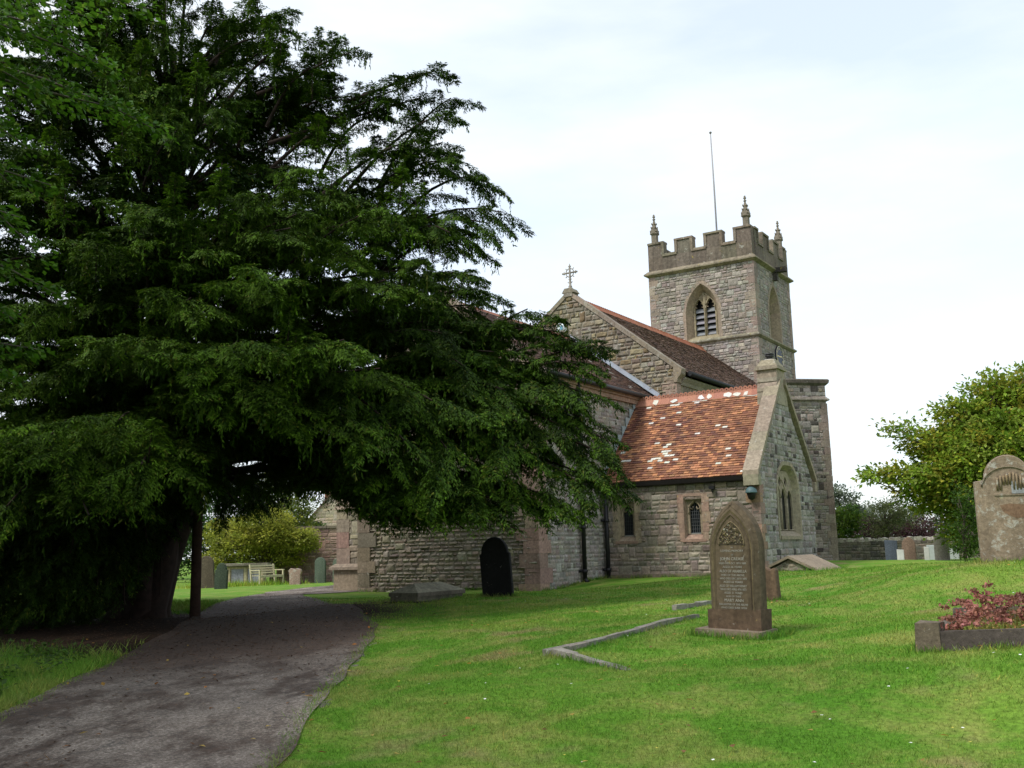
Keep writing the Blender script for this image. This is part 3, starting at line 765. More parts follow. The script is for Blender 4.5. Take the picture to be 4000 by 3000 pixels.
for uu, vv, top in ((uV0 - .14, vC1 + .14, 3.3), (25.75, vC1 + .13, eC - .1)):
    b = MB(); it = (.016, .015, .017)
    b.tube([(vv, uu, .72), (vv, uu, top)], .062, 10, it)
    zb = [.95, 2.35, 3.05] if top < 4 else [.95, 2.15, 3.4, 4.6, 5.6]
    for z_ in zb:
        b.lathe((vv, uu, z_), [(.062, 0), (.085, .015), (.085, .085), (.062, .1)], 10, it)
        b.abox((vv - .1, uu - .16, z_ + .02), (vv - .07, uu + .16, z_ + .09), it)
        for s_ in (-.135, .135): b.tube([(vv - .1, uu + s_, z_ + .055), (vv - .02, uu + s_, z_ + .055)], .028, 6, it)
    if top > 4: b.lathe((vv, uu, 5.35), [(.07, 0), (.08, .1), (.14, .22), (.15, .38)], 8, (.035, .045, .055))
    b.tube([(vv, uu, .8), (vv + .02, uu, .74), (vv + .1, uu, .70)], .062, 8, it)
    cpart(b, 'drainpipe', M_IRON)
b = MB()                                                        # bulkhead lamp under the side room's kneeler
lx, ly, lz = vV1 - .16, uV0 - .16, 2.98
b.lathe((lx, ly, lz), [(.02, -.2), (.085, -.16), (.125, -.02), (.125, .0)], 14, (.012, .011, .012))
b.lathe((lx, ly, lz), [(.16, -.005), (.16, .015), (.14, .09), (.09, .15), (.03, .17)], 14, (.075, .13, .14))
b.abox((lx - .03, ly + .05, lz - .02), (lx + .03, uV0, lz + .05), (.02, .02, .02)); cpart(b, 'wall_lamp', M_PAINT)
b = MB(); b.abox((-10.66, uV0 - .17, 3.14), (-10.52, uV0 - .05, 3.22), (.015, .015, .017)); b.abox((-10.6, uV0 - .05, 3.12), (-10.57, uV0, 3.2), (.02, .02, .02)); b.lathe((-10.58, uV0 - .11, 3.05), [(.02, 0), (.035, .05), (.02, .09)], 8, (.02, .02, .02)); cpart(b, 'floodlight', M_IRON)

# the two small ogee windows
def ogee(z, hw, z0, zs, zt):
    if z < z0 or z > zt: return None
    if z <= zs: return hw
    t = (z - zs) / (zt - zs)
    if t < .55: return hw * math.sqrt(max(0, 1 - (t / .78) ** 2))
    h0 = hw * math.sqrt(1 - (.55 / .78) ** 2)
    return h0 * (1 - (t - .55) / .45) ** 1.6
for c in WINV:
    b = MB(); P = lambda s, z, d: A([s, uV0 - .03 + d, z])
    o = [(c - .43, 1.74), (c - .43, 3.06), (c + .43, 3.06), (c + .43, 1.74)]; i = [(c - .27, 1.80), (c - .27, 2.98), (c + .27, 2.98), (c + .27, 1.80)]
    bk = [(c - .23, 1.95), (c - .23, 2.96), (c + .23, 2.96), (c + .23, 1.95)]
    ft = (.315, .215, .16) if c > -12 else (.30, .235, .165)
    z_ = 1.74
    while z_ < 3.05:                                            # jamb stones of uneven width
        h_ = min(rng.uniform(.22, .36), 3.06 - z_); e_ = rng.uniform(0, .13)
        for sg in (-1, 1):
            xa, xb = c + sg * .27, c + sg * (.41 + e_ * (1 if sg > 0 else .6))
            b.quad(P(xa, z_, 0), P(xb, z_, 0), P(xb, z_ + h_ - .006, 0), P(xa, z_ + h_ - .006, 0), tj(ft, .1)); b.quad(P(xb, z_, 0), P(xb, z_, .05), P(xb, z_ + h_ - .006, .05), P(xb, z_ + h_ - .006, 0), ft)
        z_ += h_
    b.quad(P(c - .27, 2.98, 0), P(c + .27, 2.98, 0), P(c + .27, 3.06, 0), P(c - .27, 3.06, 0), tj(ft)); b.quad(P(c - .4, 3.06, 0), P(c + .4, 3.06, 0), P(c + .4, 3.06, .05), P(c - .4, 3.06, .05), ft)
    b.quad(P(c - .36, 1.72, -.01), P(c + .36, 1.72, -.01), P(c + .36, 1.80, -.01), P(c - .36, 1.80, -.01), tj((.31, .20, .15)))
    ring(b, P, i + [i[0]], bk + [bk[0]], -.001, .2, ft)
    lt = lambda z: (lambda h_: None if h_ is None else (c - h_, c + h_))(ogee(z, .155, 1.95, 2.60, 2.86))
    plate(b, lambda s, z, d: P(s, z, .14 + d), 1.94, 2.97, lambda z: (c - .25, c + .25), [lt], .1, .03, (.29, .235, .165), (1.95, 2.86))
    ex = [(c + sg_ * (ogee(z_, .175, 1.95, 2.58, 2.92) or .001), z_) for sg_, zl in ((-1, np.linspace(2.5, 2.92, 9)), (1, np.linspace(2.92, 2.5, 9))) for z_ in zl]
    b.tube([P(s_, z_, .13) for s_, z_ in ex], .018, 5, (.32, .26, .18))
    for sg in (-1, 1): b.tube([P(c + sg * .16, 2.66, .17), P(c + sg * .07, 2.62, .17), P(c + sg * .05, 2.70, .17)], .018, 5, (.30, .245, .17))
    fr = cpart(b, 'window', M_DRESS)
    b = MB(); b.quad(P(c - .2, 1.94, .22), P(c + .2, 1.94, .22), P(c + .2, 2.9, .22), P(c - .2, 2.9, .22), (.02, .02, .02)); cpart(b, 'pane', M_GLASS, fr)
    b = MB(); lc = (.10, .105, .11) if c > -12 else (.03, .033, .035)
    for s_ in np.linspace(-.155, .155, 6): b.abox((c + s_ - .005, uV0 + .17, 1.95), (c + s_ + .005, uV0 + .178, 2.68 + .15 * (abs(s_) < .05)), lc)
    for z_ in np.arange(1.97, 2.72, .098): b.abox((c - .155, uV0 + .165, z_), (c + .155, uV0 + .173, z_ + .01), lc)
    b.abox((c - .17, uV0 + .14, 1.93), (c + .17, uV0 + .19, 1.965), (.2, .23, .24)); cpart(b, 'leading', M_LEAD, fr)

# three-light window of the side room's gable
b = MB(); P = lambda s, z, d: A([vV1 + .035 - d, s, z]); c = uVr; wt = (.30, .255, .185)
o = arch_path(c, 1.07, 1.72, 3.05, 3.97); i = arch_path(c, .96, 1.80, 3.05, 3.85); bk = arch_path(c, .84, 1.98, 3.05, 3.72)
ring(b, P, o, i, 0, 0, wt); ring(b, P, o, o, 0, .05, wt); ring(b, P, i, bk, 0, .22, wt)
b.extrude([P(c - .98, 1.72, -.03), P(c + .98, 1.72, -.03), P(c + .98, 1.82, -.03), P(c - .98, 1.82, -.03)], (-.05, 0, 0), wt)
b.quad(P(c - .96, 1.81, -.005), P(c + .96, 1.81, -.005), P(c + .84, 2.0, .24), P(c - .84, 2.0, .24), wt)
lw = .225
def lightf(cc, zt): return lambda z: (cc - arch_half(z, 2.85, zt, lw), cc + arch_half(z, 2.85, zt, lw)) if 2.0 < z < zt - .004 else None
cs = [c - .56, c, c + .56]
outer = lambda z: (c - arch_half(z, 3.05, 3.72, .84), c + arch_half(z, 3.05, 3.72, .84))
upper = [lambda z, cc=cc: ((cc - .13 * math.sin(math.pi * (z - 3.24) / .3), cc + .13 * math.sin(math.pi * (z - 3.24) / .3)) if 3.24 < z < 3.54 else None) for cc in (c - .27, c + .27)]
plate(b, lambda s, z, d: P(s, z, .17 + d), 1.99, 3.70, outer, [lightf(cs[0], 3.15), lightf(cs[1], 3.2), lightf(cs[2], 3.15)] + upper, .05, .035, wt)
for mc in (c - .28, c + .28):
    b.tube([P(mc, 1.99, .165), P(mc, 2.9, .165)], .028, 6, wt)
    for sg in (-1, 1):
        pts = [P(mc + sg * .56 * math.sin(t_) ** 1.0 * .95 * (1 - .1), 2.9 + .72 * (1 - math.cos(t_)) / 1 if False else 2.9 + .62 * math.sin(t_ * .95) if False else 2.9 + .6 * t_, .14) for t_ in np.linspace(0, 1, 6)]
        pts = [P(mc + sg * (.56 * t_ ** 1.7), 2.9 + .66 * t_, .165) for t_ in np.linspace(0, .82, 7)]
        b.tube(pts, .024, 6, wt)
fr = cpart(b, 'tracery_window', M_DRESS)
b = MB(); b.quad(P(c - .84, 1.98, .235), P(c + .84, 1.98, .235), P(c + .84, 3.7, .235), P(c - .84, 3.7, .235), (.02, .02, .02)); cpart(b, 'pane', M_GLASS, fr)
b = MB()
b.tube([(-10.3, 31.6, 5.4), (-10.3, 31.6, 6.1)], .09, 10, (.42, .46, .50)); b.lathe((-10.3, 31.6, 5.38), [(.1, 0), (.14, -.05), (.14, -.12), (.08, -.4)], 10, (.03, .03, .03)); cpart(b, 'flue', M_LEAD)

# tower
zS1, zS2, zM, zC = 10.72, 14.2, 15.74, 15.1
uC, vCt = (uT0 + uT1) / 2, (vT0 + vT1) / 2
def bw(c, z): return (c - arch_half(z, 12.05, 13.5, .86), c + arch_half(z, 12.05, 13.5, .86)) if 10.78 < z < 13.48 else None
b = MB()
rubble(b, (0, uT0, 0), XV, NU, 6.0, zS2, lambda z: (vT0, vT1), [lambda z: bw(vCt, z)], course=(.09, .19), length=(.14, .42), relief=.05, cols=MAUVE, mortar=(.285, .25, .225), gap=.006, wob=.016)
rubble(b, (vT1, 0, 0), YU, PV, 5.0, zS2, lambda z: (uT0, uT1), [lambda z: bw(uC, z)], course=(.10, .18), length=(.16, .45), relief=.028, cols=MAUVE[:4] + GREY[:3], mortar=(.26, .24, .215))
for q_ in ((vT0, 1), (vT1, 0)): pass
b.quad((vT0, uT0, .3), (vT0, uT1, .3), (vT0, uT1, zS2), (vT0, uT0, zS2), (.25, .21, .19)); b.quad((vT0, uT1, .3), (vT1, uT1, .3), (vT1, uT1, zS2), (vT0, uT1, zS2), (.25, .21, .19))
b.quad((vT0, uT0, .3), (vT1, uT0, .3), (vT1, uT0, 6.0), (vT0, uT0, 6.0), (.25, .21, .19)); b.quad((vT1, uT0, .3), (vT1, uT1, .3), (vT1, uT1, 5.0), (vT1, uT0, 5.0), (.25, .21, .19))
for z0_, z1_ in ((6.2, zS1 - .1), (zS1 + .1, zS2 - .05)):
    quoins(b, (vT1, uT0), (-1, 0), (0, 1), z0_, z1_, cols=((.285, .225, .185), (.30, .24, .195)), la=(.5, .3), hh=(.3, .42), proud=.03)
    quoins(b, (vT0, uT0), (1, 0), (0, 1), z0_, z1_, cols=((.285, .225, .185), (.30, .24, .195)), la=(.46, .28), hh=(.3, .42), proud=.03)
    quoins(b, (vT1, uT1), (-1, 0), (0, -1), z0_, z1_, cols=((.285, .225, .185),), la=(.46, .28), hh=(.3, .42), proud=.03)
tow = cpart(b, 'tower_wall', M_RUB)
def band(mb, prof, t, x0=vT0, x1=vT1, y0=uT0, y1=uT1):
    """moulding run all round: prof is a list of (projection, z)"""
    cor = [(x0, y0, -1, -1), (x1, y0, 1, -1), (x1, y1, 1, 1), (x0, y1, -1, 1)]
    R_ = [[mb.v((x + sx * p_, y + sy * p_, z_)) for x, y, sx, sy in cor] for p_, z_ in prof]
    for a_, b_ in zip(R_[:-1], R_[1:]):
        for q_ in range(4): mb.f((a_[q_], a_[(q_ + 1) % 4], b_[(q_ + 1) % 4], b_[q_]), tj(t, .08))
b = MB()
band(b, [(0, zS1 - .12), (.06, zS1 - .08), (.14, zS1 - .02), (.14, zS1 + .04), (.03, zS1 + .12), (0, zS1 + .12)], (.25, .22, .165)); cpart(b, 'string_course', M_PARA, tow)
b = MB()
band(b, [(0, zS2 - .14), (.05, zS2 - .12), (.20, zS2 - .03), (.20, zS2 + .03), (.06, zS2 + .16), (.02, zS2 + .18)], (.26, .225, .16)); cpart(b, 'string_course', M_PARA, tow)
b = MB()
th = .34; px_ = .02; pt = (.165, .138, .108)
cuts = [(0, .78), (1.39, 2.21), (2.83, 3.65), (4.25, 5.03)]
gaps = [(.78, 1.39), (2.21, 2.83), (3.65, 4.25)]
def face(s0, s1, z0_, z1_, side, pr_=0.0, tt=None, thk=th):
    tt = tj(tt or pt, .1)
    if side == 0: b.abox((vT0 + s0, uT0 - px_ - pr_, z0_), (vT0 + s1, uT0 - px_ + thk, z1_), tt)
    if side == 1: b.abox((vT1 + px_ - thk, uT0 + s0, z0_), (vT1 + px_ + pr_, uT0 + s1, z1_), tt)
    if side == 2: b.abox((vT0 + s0, uT1 + px_ - thk, z0_), (vT0 + s1, uT1 + px_ + pr_, z1_), tt)
    if side == 3: b.abox((vT0 - px_ - pr_, uT0 + s0, z0_), (vT0 - px_ + thk, uT0 + s1, z1_), tt)
for side in range(4):
    ends = (0, 5.03) if side in (0, 2) else (th, 5.09 - th)
    sc_ = 5.03 if side in (0, 2) else 5.09
    n_ = 7
    for q_ in range(n_):
        s0 = ends[0] + (ends[1] - ends[0]) * q_ / n_; s1 = ends[0] + (ends[1] - ends[0]) * (q_ + 1) / n_
        face(s0, s1, zS2 + .1, zC - .1, side)
    for a_, e_ in gaps: face(a_ * sc_ / 5.03 - .05, e_ * sc_ / 5.03 + .05, zC - .1, zC - .02, side, .05, (.24, .20, .15), th + .05); face(a_ * sc_ / 5.03, e_ * sc_ / 5.03, zC - .02, zC + .04, side, .015, (.25, .215, .165))
    for q_, (a_, e_) in enumerate(cuts):
        a_, e_ = a_ * sc_ / 5.03, e_ * sc_ / 5.03
        if side in (1, 3):
            if q_ == 0: a_ = th
            if q_ == 3: e_ = sc_ - th
        face(a_ + .002, e_ - .002, zC - .1, zM - .09, side)
        face(a_ - (.045 if q_ else 0), e_ + (.045 if q_ < 3 else 0), zM - .09, zM, side, .055, (.21, .175, .13), th + .055)
        if q_ > 0: face(a_ - .04, a_ + .09, zC - .02, zM - .09, side, .045, (.20, .168, .128))
        if q_ < 3: face(e_ - .09, e_ + .04, zC - .02, zM - .09, side, .045, (.20, .168, .128))
par = cpart(b, 'parapet', M_PARA, tow)
b = MB(); b.quad((vT0 + .3, uT0 + .3, zS2 + .2), (vT1 - .3, uT0 + .3, zS2 + .2), (vT1 - .3, uT1 - .3, zS2 + .2), (vT0 + .3, uT1 - .3, zS2 + .2), LEADC); cpart(b, 'tower_roof', M_LEAD, tow)
for (pv_, pu_) in ((vT0 + .26, uT0 + .26), (vT1 - .28, uT0 + .26), (vT1 - .26, uT1 - .26), (vT0 + .26, uT1 - .26)):
    b = MB(); t = (.205, .178, .138); r45 = math.pi / 4
    b.lathe((pv_, pu_, zM), [(.20, -.02), (.20, .05), (.175, .09), (.175, .44), (.235, .47), (.235, .52), (.19, .56)], 4, t, sm=False, phase=r45)
    b.lathe((pv_, pu_, zM), [(.18, .54), (.035, 1.22), (.03, 1.3)], 4, t, sm=False, phase=r45)
    for lv, (z_, r_) in enumerate(((.62, .20), (.82, .15), (1.0, .11))):
        for a in np.arange(4) * math.pi / 2 + r45:
            x, y = pv_ + math.cos(a) * r_, pu_ + math.sin(a) * r_
            b.tube([(pv_ + math.cos(a) * r_ * .5, pu_ + math.sin(a) * r_ * .5, zM + z_ - .04), (x, y, zM + z_ - .01), (x + math.cos(a) * .02, y + math.sin(a) * .02, zM + z_ + .05)], [.045, .04, .018], 5, t)
    for a in np.arange(4) * math.pi / 2:                        # little gablets
        x, y = math.cos(a), math.sin(a)
        b.extrude([(pv_ + x * .13 - y * .13, pu_ + y * .13 + x * .13, zM + .5), (pv_ + x * .13 + y * .13, pu_ + y * .13 - x * .13, zM + .5), (pv_ + x * .11, pu_ + y * .11, zM + .80)], (x * .06, y * .06, 0), t)
    b.lathe((pv_, pu_, zM), [(.03, 1.18), (.085, 1.22), (.04, 1.26), (.035, 1.30), (.085, 1.35), (.04, 1.39), (.05, 1.44), (.025, 1.47)], 6, t)
    cpart(b, 'pinnacle', M_DRESS, tow)
def belfry(P, c, nm):
    b = MB(); wt = (.31, .245, .175)
    o = arch_path(c, .93, 10.76, 12.05, 13.62); i = arch_path(c, .79, 10.84, 12.05, 13.42); bk = arch_path(c, .56, 11.02, 12.0, 13.1)
    ring(b, P, o, i, -.03, -.03, (.285, .225, .175)); ring(b, P, o, o, -.03, .02, wt); ring(b, P, i, bk, -.03, .40, wt)
    b.quad(P(c - .79, 10.84, -.031), P(c + .79, 10.84, -.031), P(c + .56, 11.06, .38), P(c - .56, 11.06, .38), (.27, .23, .15))
    outer = lambda z: (c - arch_half(z, 12.0, 13.1, .56), c + arch_half(z, 12.0, 13.1, .56))
    lf = lambda cc: (lambda z: (cc - arch_half(z, 12.35, 12.78, .215), cc + arch_half(z, 12.35, 12.78, .215)) if 11.07 < z < 12.775 else None)
    plate(b, lambda s, z, d: P(s, z, .36 + d), 11.03, 13.08, outer, [lf(c - .27), lf(c + .27)], .14, .04, (.30, .25, .165), (11.07,))
    b.tube([P(c, 11.03, .34), P(c, 12.5, .34), P(c, 13.05, .34)], .035, 6, (.33, .28, .19))
    for cc in (c - .27, c + .27):
        b.tube([P(s_, z_, .35) for s_, z_ in arch_path(cc, .225, 12.2, 12.35, 12.80, 7)], .022, 5, (.32, .27, .18))
        for sg in (-1, 1):
            b.tube([P(cc + sg * .21, 12.42, .4), P(cc + sg * .11, 12.40, .4)], [.035, .02], 5, wt); b.tube([P(cc + sg * .16, 12.60, .4), P(cc + sg * .085, 12.56, .4)], [.035, .018], 5, wt)
    for s_ in (-.1, .1): b.tube([P(c + s_, 12.7, .35), P(c + s_, 12.95, .35)], .02, 5, wt)
    fr = cpart(b, nm, M_DRESS, tow)
    for cc in (c - .27, c + .27):
        for k_ in range(5):
            z_ = 11.10 + k_ * .265
            b = MB(); b.extrude([P(cc - .22, z_, .42), P(cc - .22, z_ + .02, .42), P(cc - .22, z_ + .21, .58), P(cc - .22, z_ + .19, .58)], P(cc + .22, z_, .42) - P(cc - .22, z_, .42), tj((.20, .20, .215), .1))
            louv.append((b, fr))
    b = MB(); b.quad(P(c - .56, 11.0, .72), P(c + .56, 11.0, .72), P(c + .56, 13.1, .72), P(c - .56, 13.1, .72), (.012, .011, .011)); louv.append((b, None))  # near-black sheet standing in for the shade inside the bell chamber
louv = []
belfry(lambda s, z, d: A([s, uT0 + d, z]), vCt, 'belfry_window')
belfry(lambda s, z, d: A([vT1 - d, s, z]), uC, 'belfry_window')
dk = MB()
# louvres stay children of the tower (third level is the deepest)
for b, fr in louv:
    if fr is None: cpart(b, 'bell_chamber_shade', M_SLATEL, tow)
    else: cpart(b, 'louvre', M_SLATEL, tow)
b = MB()                                                        # rain spout below the parapet
b.extrude([(vT1 - .1, uC + .05, zS2 - .12), (vT1 - .1, uC + .35, zS2 - .12), (vT1 - .1, uC + .35, zS2 + .1), (vT1 - .1, uC + .05, zS2 + .1)], (.75, 0, -.02), (.07, .062, .055)); b.extrude([(vT1 + .02, uC + .1, zS2 - .5), (vT1 + .02, uC + .3, zS2 - .5), (vT1 + .02, uC + .3, zS2 - .12), (vT1 + .02, uC + .1, zS2 - .12)], (.2, 0, 0), (.1, .09, .08))
cpart(b, 'rain_spout', M_PARA, tow)
# clock
cu_, cz_ = 46.3, 10.08
b = MB(); n_ = 32; an = np.linspace(0, 2 * math.pi, n_, endpoint=False)
b.extrude([(vT1 + .035, cu_ + .49 * math.cos(a), cz_ + .49 * math.sin(a)) for a in an], (.06, 0, 0), (.022, .027, .045))
clk = cpart(b, 'clock', M_PAINT, tow)
b = MB(); b.tube([(vT1 + .10, cu_ + .485 * math.cos(a), cz_ + .485 * math.sin(a)) for a in np.linspace(0, 2 * math.pi, 33)], .016, 6, (.55, .5, .34))
for k_, s_ in enumerate(('XII', 'I', 'II', 'III', 'IIII', 'V', 'VI', 'VII', 'VIII', 'IX', 'X', 'XI')):
    fc = bpy.data.curves.new('numeral', 'FONT'); fc.body = s_; fc.size = .15; fc.align_x = 'CENTER'; fc.align_y = 'CENTER'
    fo = bpy.data.objects.new('numeral', fc); me_ = bpy.data.meshes.new_from_object(fo)
    th_ = -2 * math.pi * k_ / 12
    R2 = lambda x, y: (x * math.cos(th_) - y * math.sin(th_), x * math.sin(th_) + y * math.cos(th_))
    vv_ = [R2(v_.co.x * .8, v_.co.y + .37) for v_ in me_.vertices]
    ids = [b.v((vT1 + .099, cu_ + x, cz_ + y)) for x, y in vv_]
    for pl_ in me_.polygons: b.f([ids[q_] for q_ in pl_.vertices], (.62, .48, .16))
    bpy.data.objects.remove(fo); bpy.data.meshes.remove(me_); bpy.data.curves.remove(fc)
for ang, ln, wd in ((math.radians(180 - 2), .36, .022), (math.radians(8), .25, .032)):
    d_ = A([0, math.cos(ang), math.sin(ang)]); n2 = A([0, -d_[2], d_[1]])
    o_ = A([vT1 + .105, cu_, cz_])
    b.poly([o_ - d_ * .08 - n2 * wd * .6, o_ - d_ * .08 + n2 * wd * .6, o_ + d_ * ln * .7 + n2 * wd, o_ + d_ * ln, o_ + d_ * ln * .7 - n2 * wd], (.65, .5, .17))
cpart(b, 'dial', M_GOLD, tow)
b = MB()
pz0 = zS2 + .2
b.tube([(-17.0, 46.2, pz0), (-17.0, 46.2, 18.5), (-17.02, 46.2, 21.5)], [.05, .042, .028], 8, (.30, .29, .31)); b.lathe((-17.02, 46.2, 21.5), [(.03, 0), (.06, .03), (.07, .07), (.03, .11)], 8, (.18, .17, .17)); cpart(b, 'flagpole', M_PAINT, tow)

# stair turret, set square to the diagonal
tc_ = A([43.45, -13.37]); hs_ = 1.2                            # (u, v) of its centre
D1 = A([.7071, .7071, 0]); D2 = A([.7071, -.7071, 0])          # in (v,u): D1 = +v+u along the seen face, D2 = outward to +v-u
cc = A([tc_[1], tc_[0], 0])
b = MB()
fo_ = cc + D2 * hs_
rubble(b, fo_, D1, D2, .4, 8.2, lambda z: (-hs_, hs_), course=(.10, .18), length=(.13, .4), relief=.03, cols=MAUVE[:4] + WARM[:2] + [(.09, .075, .065)], mortar=(.27, .25, .225))
for nn_, ss_ in ((D1, D2), (-D1, D2), (-D2, D1)):
    p_ = cc + nn_ * hs_
    b.quad(p_ - ss_ * hs_ + A([0, 0, .4]), p_ + ss_ * hs_ + A([0, 0, .4]), p_ + ss_ * hs_ + A([0, 0, 8.2]), p_ - ss_ * hs_ + A([0, 0, 8.2]), (.24, .21, .185))
quoins(b, fo_[:2] + D1[:2] * hs_, -D1[:2], -D2[:2], .5, 7.35, cols=((.27, .215, .175), (.245, .195, .16)), la=(.42, .26), hh=(.24, .36), proud=.03)
tur = cpart(b, 'stair_turret', M_RUB)
b = MB()
def sqring(z0_, z1_, p0_, p1_, t):
    c4 = [(1, 1), (1, -1), (-1, -1), (-1, 1)]
    a_ = [b.v(cc + (D1 * sx + D2 * sy) * (hs_ + p0_) + A([0, 0, z0_])) for sx, sy in c4]; e_ = [b.v(cc + (D1 * sx + D2 * sy) * (hs_ + p1_) + A([0, 0, z1_])) for sx, sy in c4]
    for q_ in range(4): b.f((a_[q_], a_[(q_ + 1) % 4], e_[(q_ + 1) % 4], e_[q_]), tj(t, .06))
    return e_
for z_, t in ((7.42, (.2, .17, .135)),):
    sqring(z_, z_ + .05, .0, .11, t); sqring(z_ + .05, z_ + .1, .11, .11, t); sqring(z_ + .1, z_ + .2, .11, .02, t)
sqring(8.1, 8.2, .02, .12, (.13, .112, .09)); sqring(8.2, 8.32, .12, .14, (.13, .112, .09)); e_ = sqring(8.32, 8.37, .14, .1, (.13, .112, .09)); b.f(e_, (.13, .112, .09))
cpart(b, 'turret_coping', M_PARA, tur)

# ------------------------------------------------------------------ graves
def outline_round(w_, h, sh=.0, hs=None, n=14):
    """front outline: straight sides, optional shoulders of width sh, round head"""
    r_ = w_ / 2 - sh; hs = hs if hs is not None else h - r_
    pts = [(-w_ / 2, 0), (w_ / 2, 0), (w_ / 2, hs)]
    if sh: pts.append((r_ + .0, hs + .02))
    pts += [(r_ * math.cos(a), hs + (.02 if sh else 0) + (h - hs) * math.sin(a)) for a in np.linspace(0, math.pi, n)[(0 if not sh else 1):(None if not sh else -1)]]
    if sh: pts.append((-r_, hs + .02))
    pts.append((-w_ / 2, hs))
    out_ = []
    for p in pts:
        if not out_ or abs(p[0] - out_[-1][0]) + abs(p[1] - out_[-1][1]) > 1e-4: out_.append(p)
    return out_
def outline_point(w_, h, zs, n=8):
    p = arch_path(0, w_ / 2, 0, zs, h, n); return [p[0]] + p[::-1][:-1] if False else [(w_ / 2, 0)] + [q for q in p[::-1]][1:]
def slab(mb, pts, th, t=(.3, .3, .3), bev=.012, back=True):
    """upright slab, local frame: x across, front towards -y, z up; front face at y = -th/2"""
    c = np.mean(A(pts), axis=0)
    ins = []
    n = len(pts); P_ = A(pts)
    for k in range(n):
        a, b_, d = P_[k - 1], P_[k], P_[(k + 1) % n]
        e1 = (b_ - a) / (np.linalg.norm(b_ - a) + 1e-9); e2 = (d - b_) / (np.linalg.norm(d - b_) + 1e-9)
        nn = A([-(e1[1] + e2[1]), e1[0] + e2[0]]); l = np.linalg.norm(nn); nn = nn / l if l > 1e-6 else A([0, 0])
        ins.append(b_ + nn * bev * (1 if True else -1))
    ar = sum(P_[k][0] * P_[(k + 1) % n][1] - P_[(k + 1) % n][0] * P_[k][1] for k in range(n))
    if ar < 0: ins = [2 * P_[k] - ins[k] for k in range(n)]
    f0 = [mb.v((p[0], -th / 2, p[1])) for p in ins]; f1 = [mb.v((p[0], -th / 2 + bev, p[1])) for p in pts]
    b1_ = [mb.v((p[0], th / 2 - bev, p[1])) for p in pts]; b0 = [mb.v((p[0], th / 2, p[1])) for p in ins]
    mb.f(f0, t); mb.f(b0[::-1], t)
    for u_, v_ in ((f0, f1), (f1, b1_), (b1_, b0)):
        for k in range(n): mb.f((u_[k], u_[(k + 1) % n], v_[(k + 1) % n], v_[k]), t)
def grave(name, label, x, y, outline, th, t, mat, rz=0.0, sink=.08, lean=0.0, tilt=0.0, cat='gravestone', group=None, bev=.015):
    o = thing(name, label, cat, (x, y, gz(x, y) - sink), rz, group, rx=tilt, ry=lean)
    b = MB(); slab(b, [(p[0], p[1] + (sink if p[1] > 0 else 0)) for p in outline], th, tj(t, .03), bev)
    return o, b
def text_mesh(body, size, x, z, y, mat, name, parent, t=(.4, .4, .38), sx=1.0, depth=.0015):
    fc = bpy.data.curves.new('lettering', 'FONT'); fc.body = body; fc.size = size; fc.align_x = 'CENTER'; fc.extrude = depth; fc.resolution_u = 2
    fo = bpy.data.objects.new('lettering', fc); me_ = bpy.data.meshes.new_from_object(fo)
    V = [(x + v.co.x * sx, y - v.co.z, z + v.co.y) for v in me_.vertices]; F = [tuple(p.vertices) for p in me_.polygons]
    bpy.data.objects.remove(fo); bpy.data.meshes.remove(me_); bpy.data.curves.remove(fc)
    return V, F
def add_text(b, lines, y, t):
    for body, size, z, x, sx in lines:
        V, F = text_mesh(body, size, x, z, y, None, '', None, sx=sx)
        ids = [b.v(p) for p in V]
        for f_ in F: b.f([ids[k] for k in f_], tj(t, .15))

# ornate pointed headstone with its kerbed plot
px_, py_ = 2.40, 11.55
rzp = -math.radians(40)
o = thing('pointed_headstone', 'tall brown pointed headstone with carved foliage panel and pale lettering, on a stone plinth', 'gravestone', (px_, py_, gz(px_, py_) - .05), rzp, ry=math.radians(1.2))
gt = (.135, .092, .055)
W_, H_, ZS = .60, 1.50, .98
oo = outline_point(W_, H_, ZS, 10); 
b = MB(); TH = .22
slab(b, [(p[0], p[1] + (.12 if p[1] < .01 else 0)) for p in oo], TH, (.125, .095, .06), .045)
def arc_band(hw0, zs0, za0, hw1, zs1, za1, y0, y1, t, zb=.32):
    p0 = arch_path(0, hw0, zb, zs0, za0, 10); p1 = arch_path(0, hw1, zb, zs1, za1, 10)
    for k in range(len(p0) - 1):
        b.quad((p0[k][0], y0, p0[k][1]), (p0[k + 1][0], y0, p0[k + 1][1]), (p1[k + 1][0], y1, p1[k + 1][1]), (p1[k][0], y1, p1[k][1]), t)
yf = -TH / 2
arc_band(.262, .96, 1.43, .245, .955, 1.40, yf - .001, yf - .014, (.12, .092, .058)); arc_band(.245, .955, 1.40, .225, .95, 1.365, yf - .014, yf - .002, (.16, .125, .07)); arc_band(.225, .95, 1.365, .212, .945, 1.345, yf - .002, yf - .012, (.10, .075, .05)); arc_band(.212, .945, 1.345, .205, .94, 1.33, yf - .012, yf - .002, (.17, .13, .075))
body_ = b.build('stone', M_GRAVE, o)
b = MB()
pan = arch_path(0, .15, 1.02, 1.03, 1.27, 9)
b.poly([(s_, yf - .003, z_) for s_, z_ in pan], (.06, .048, .032))
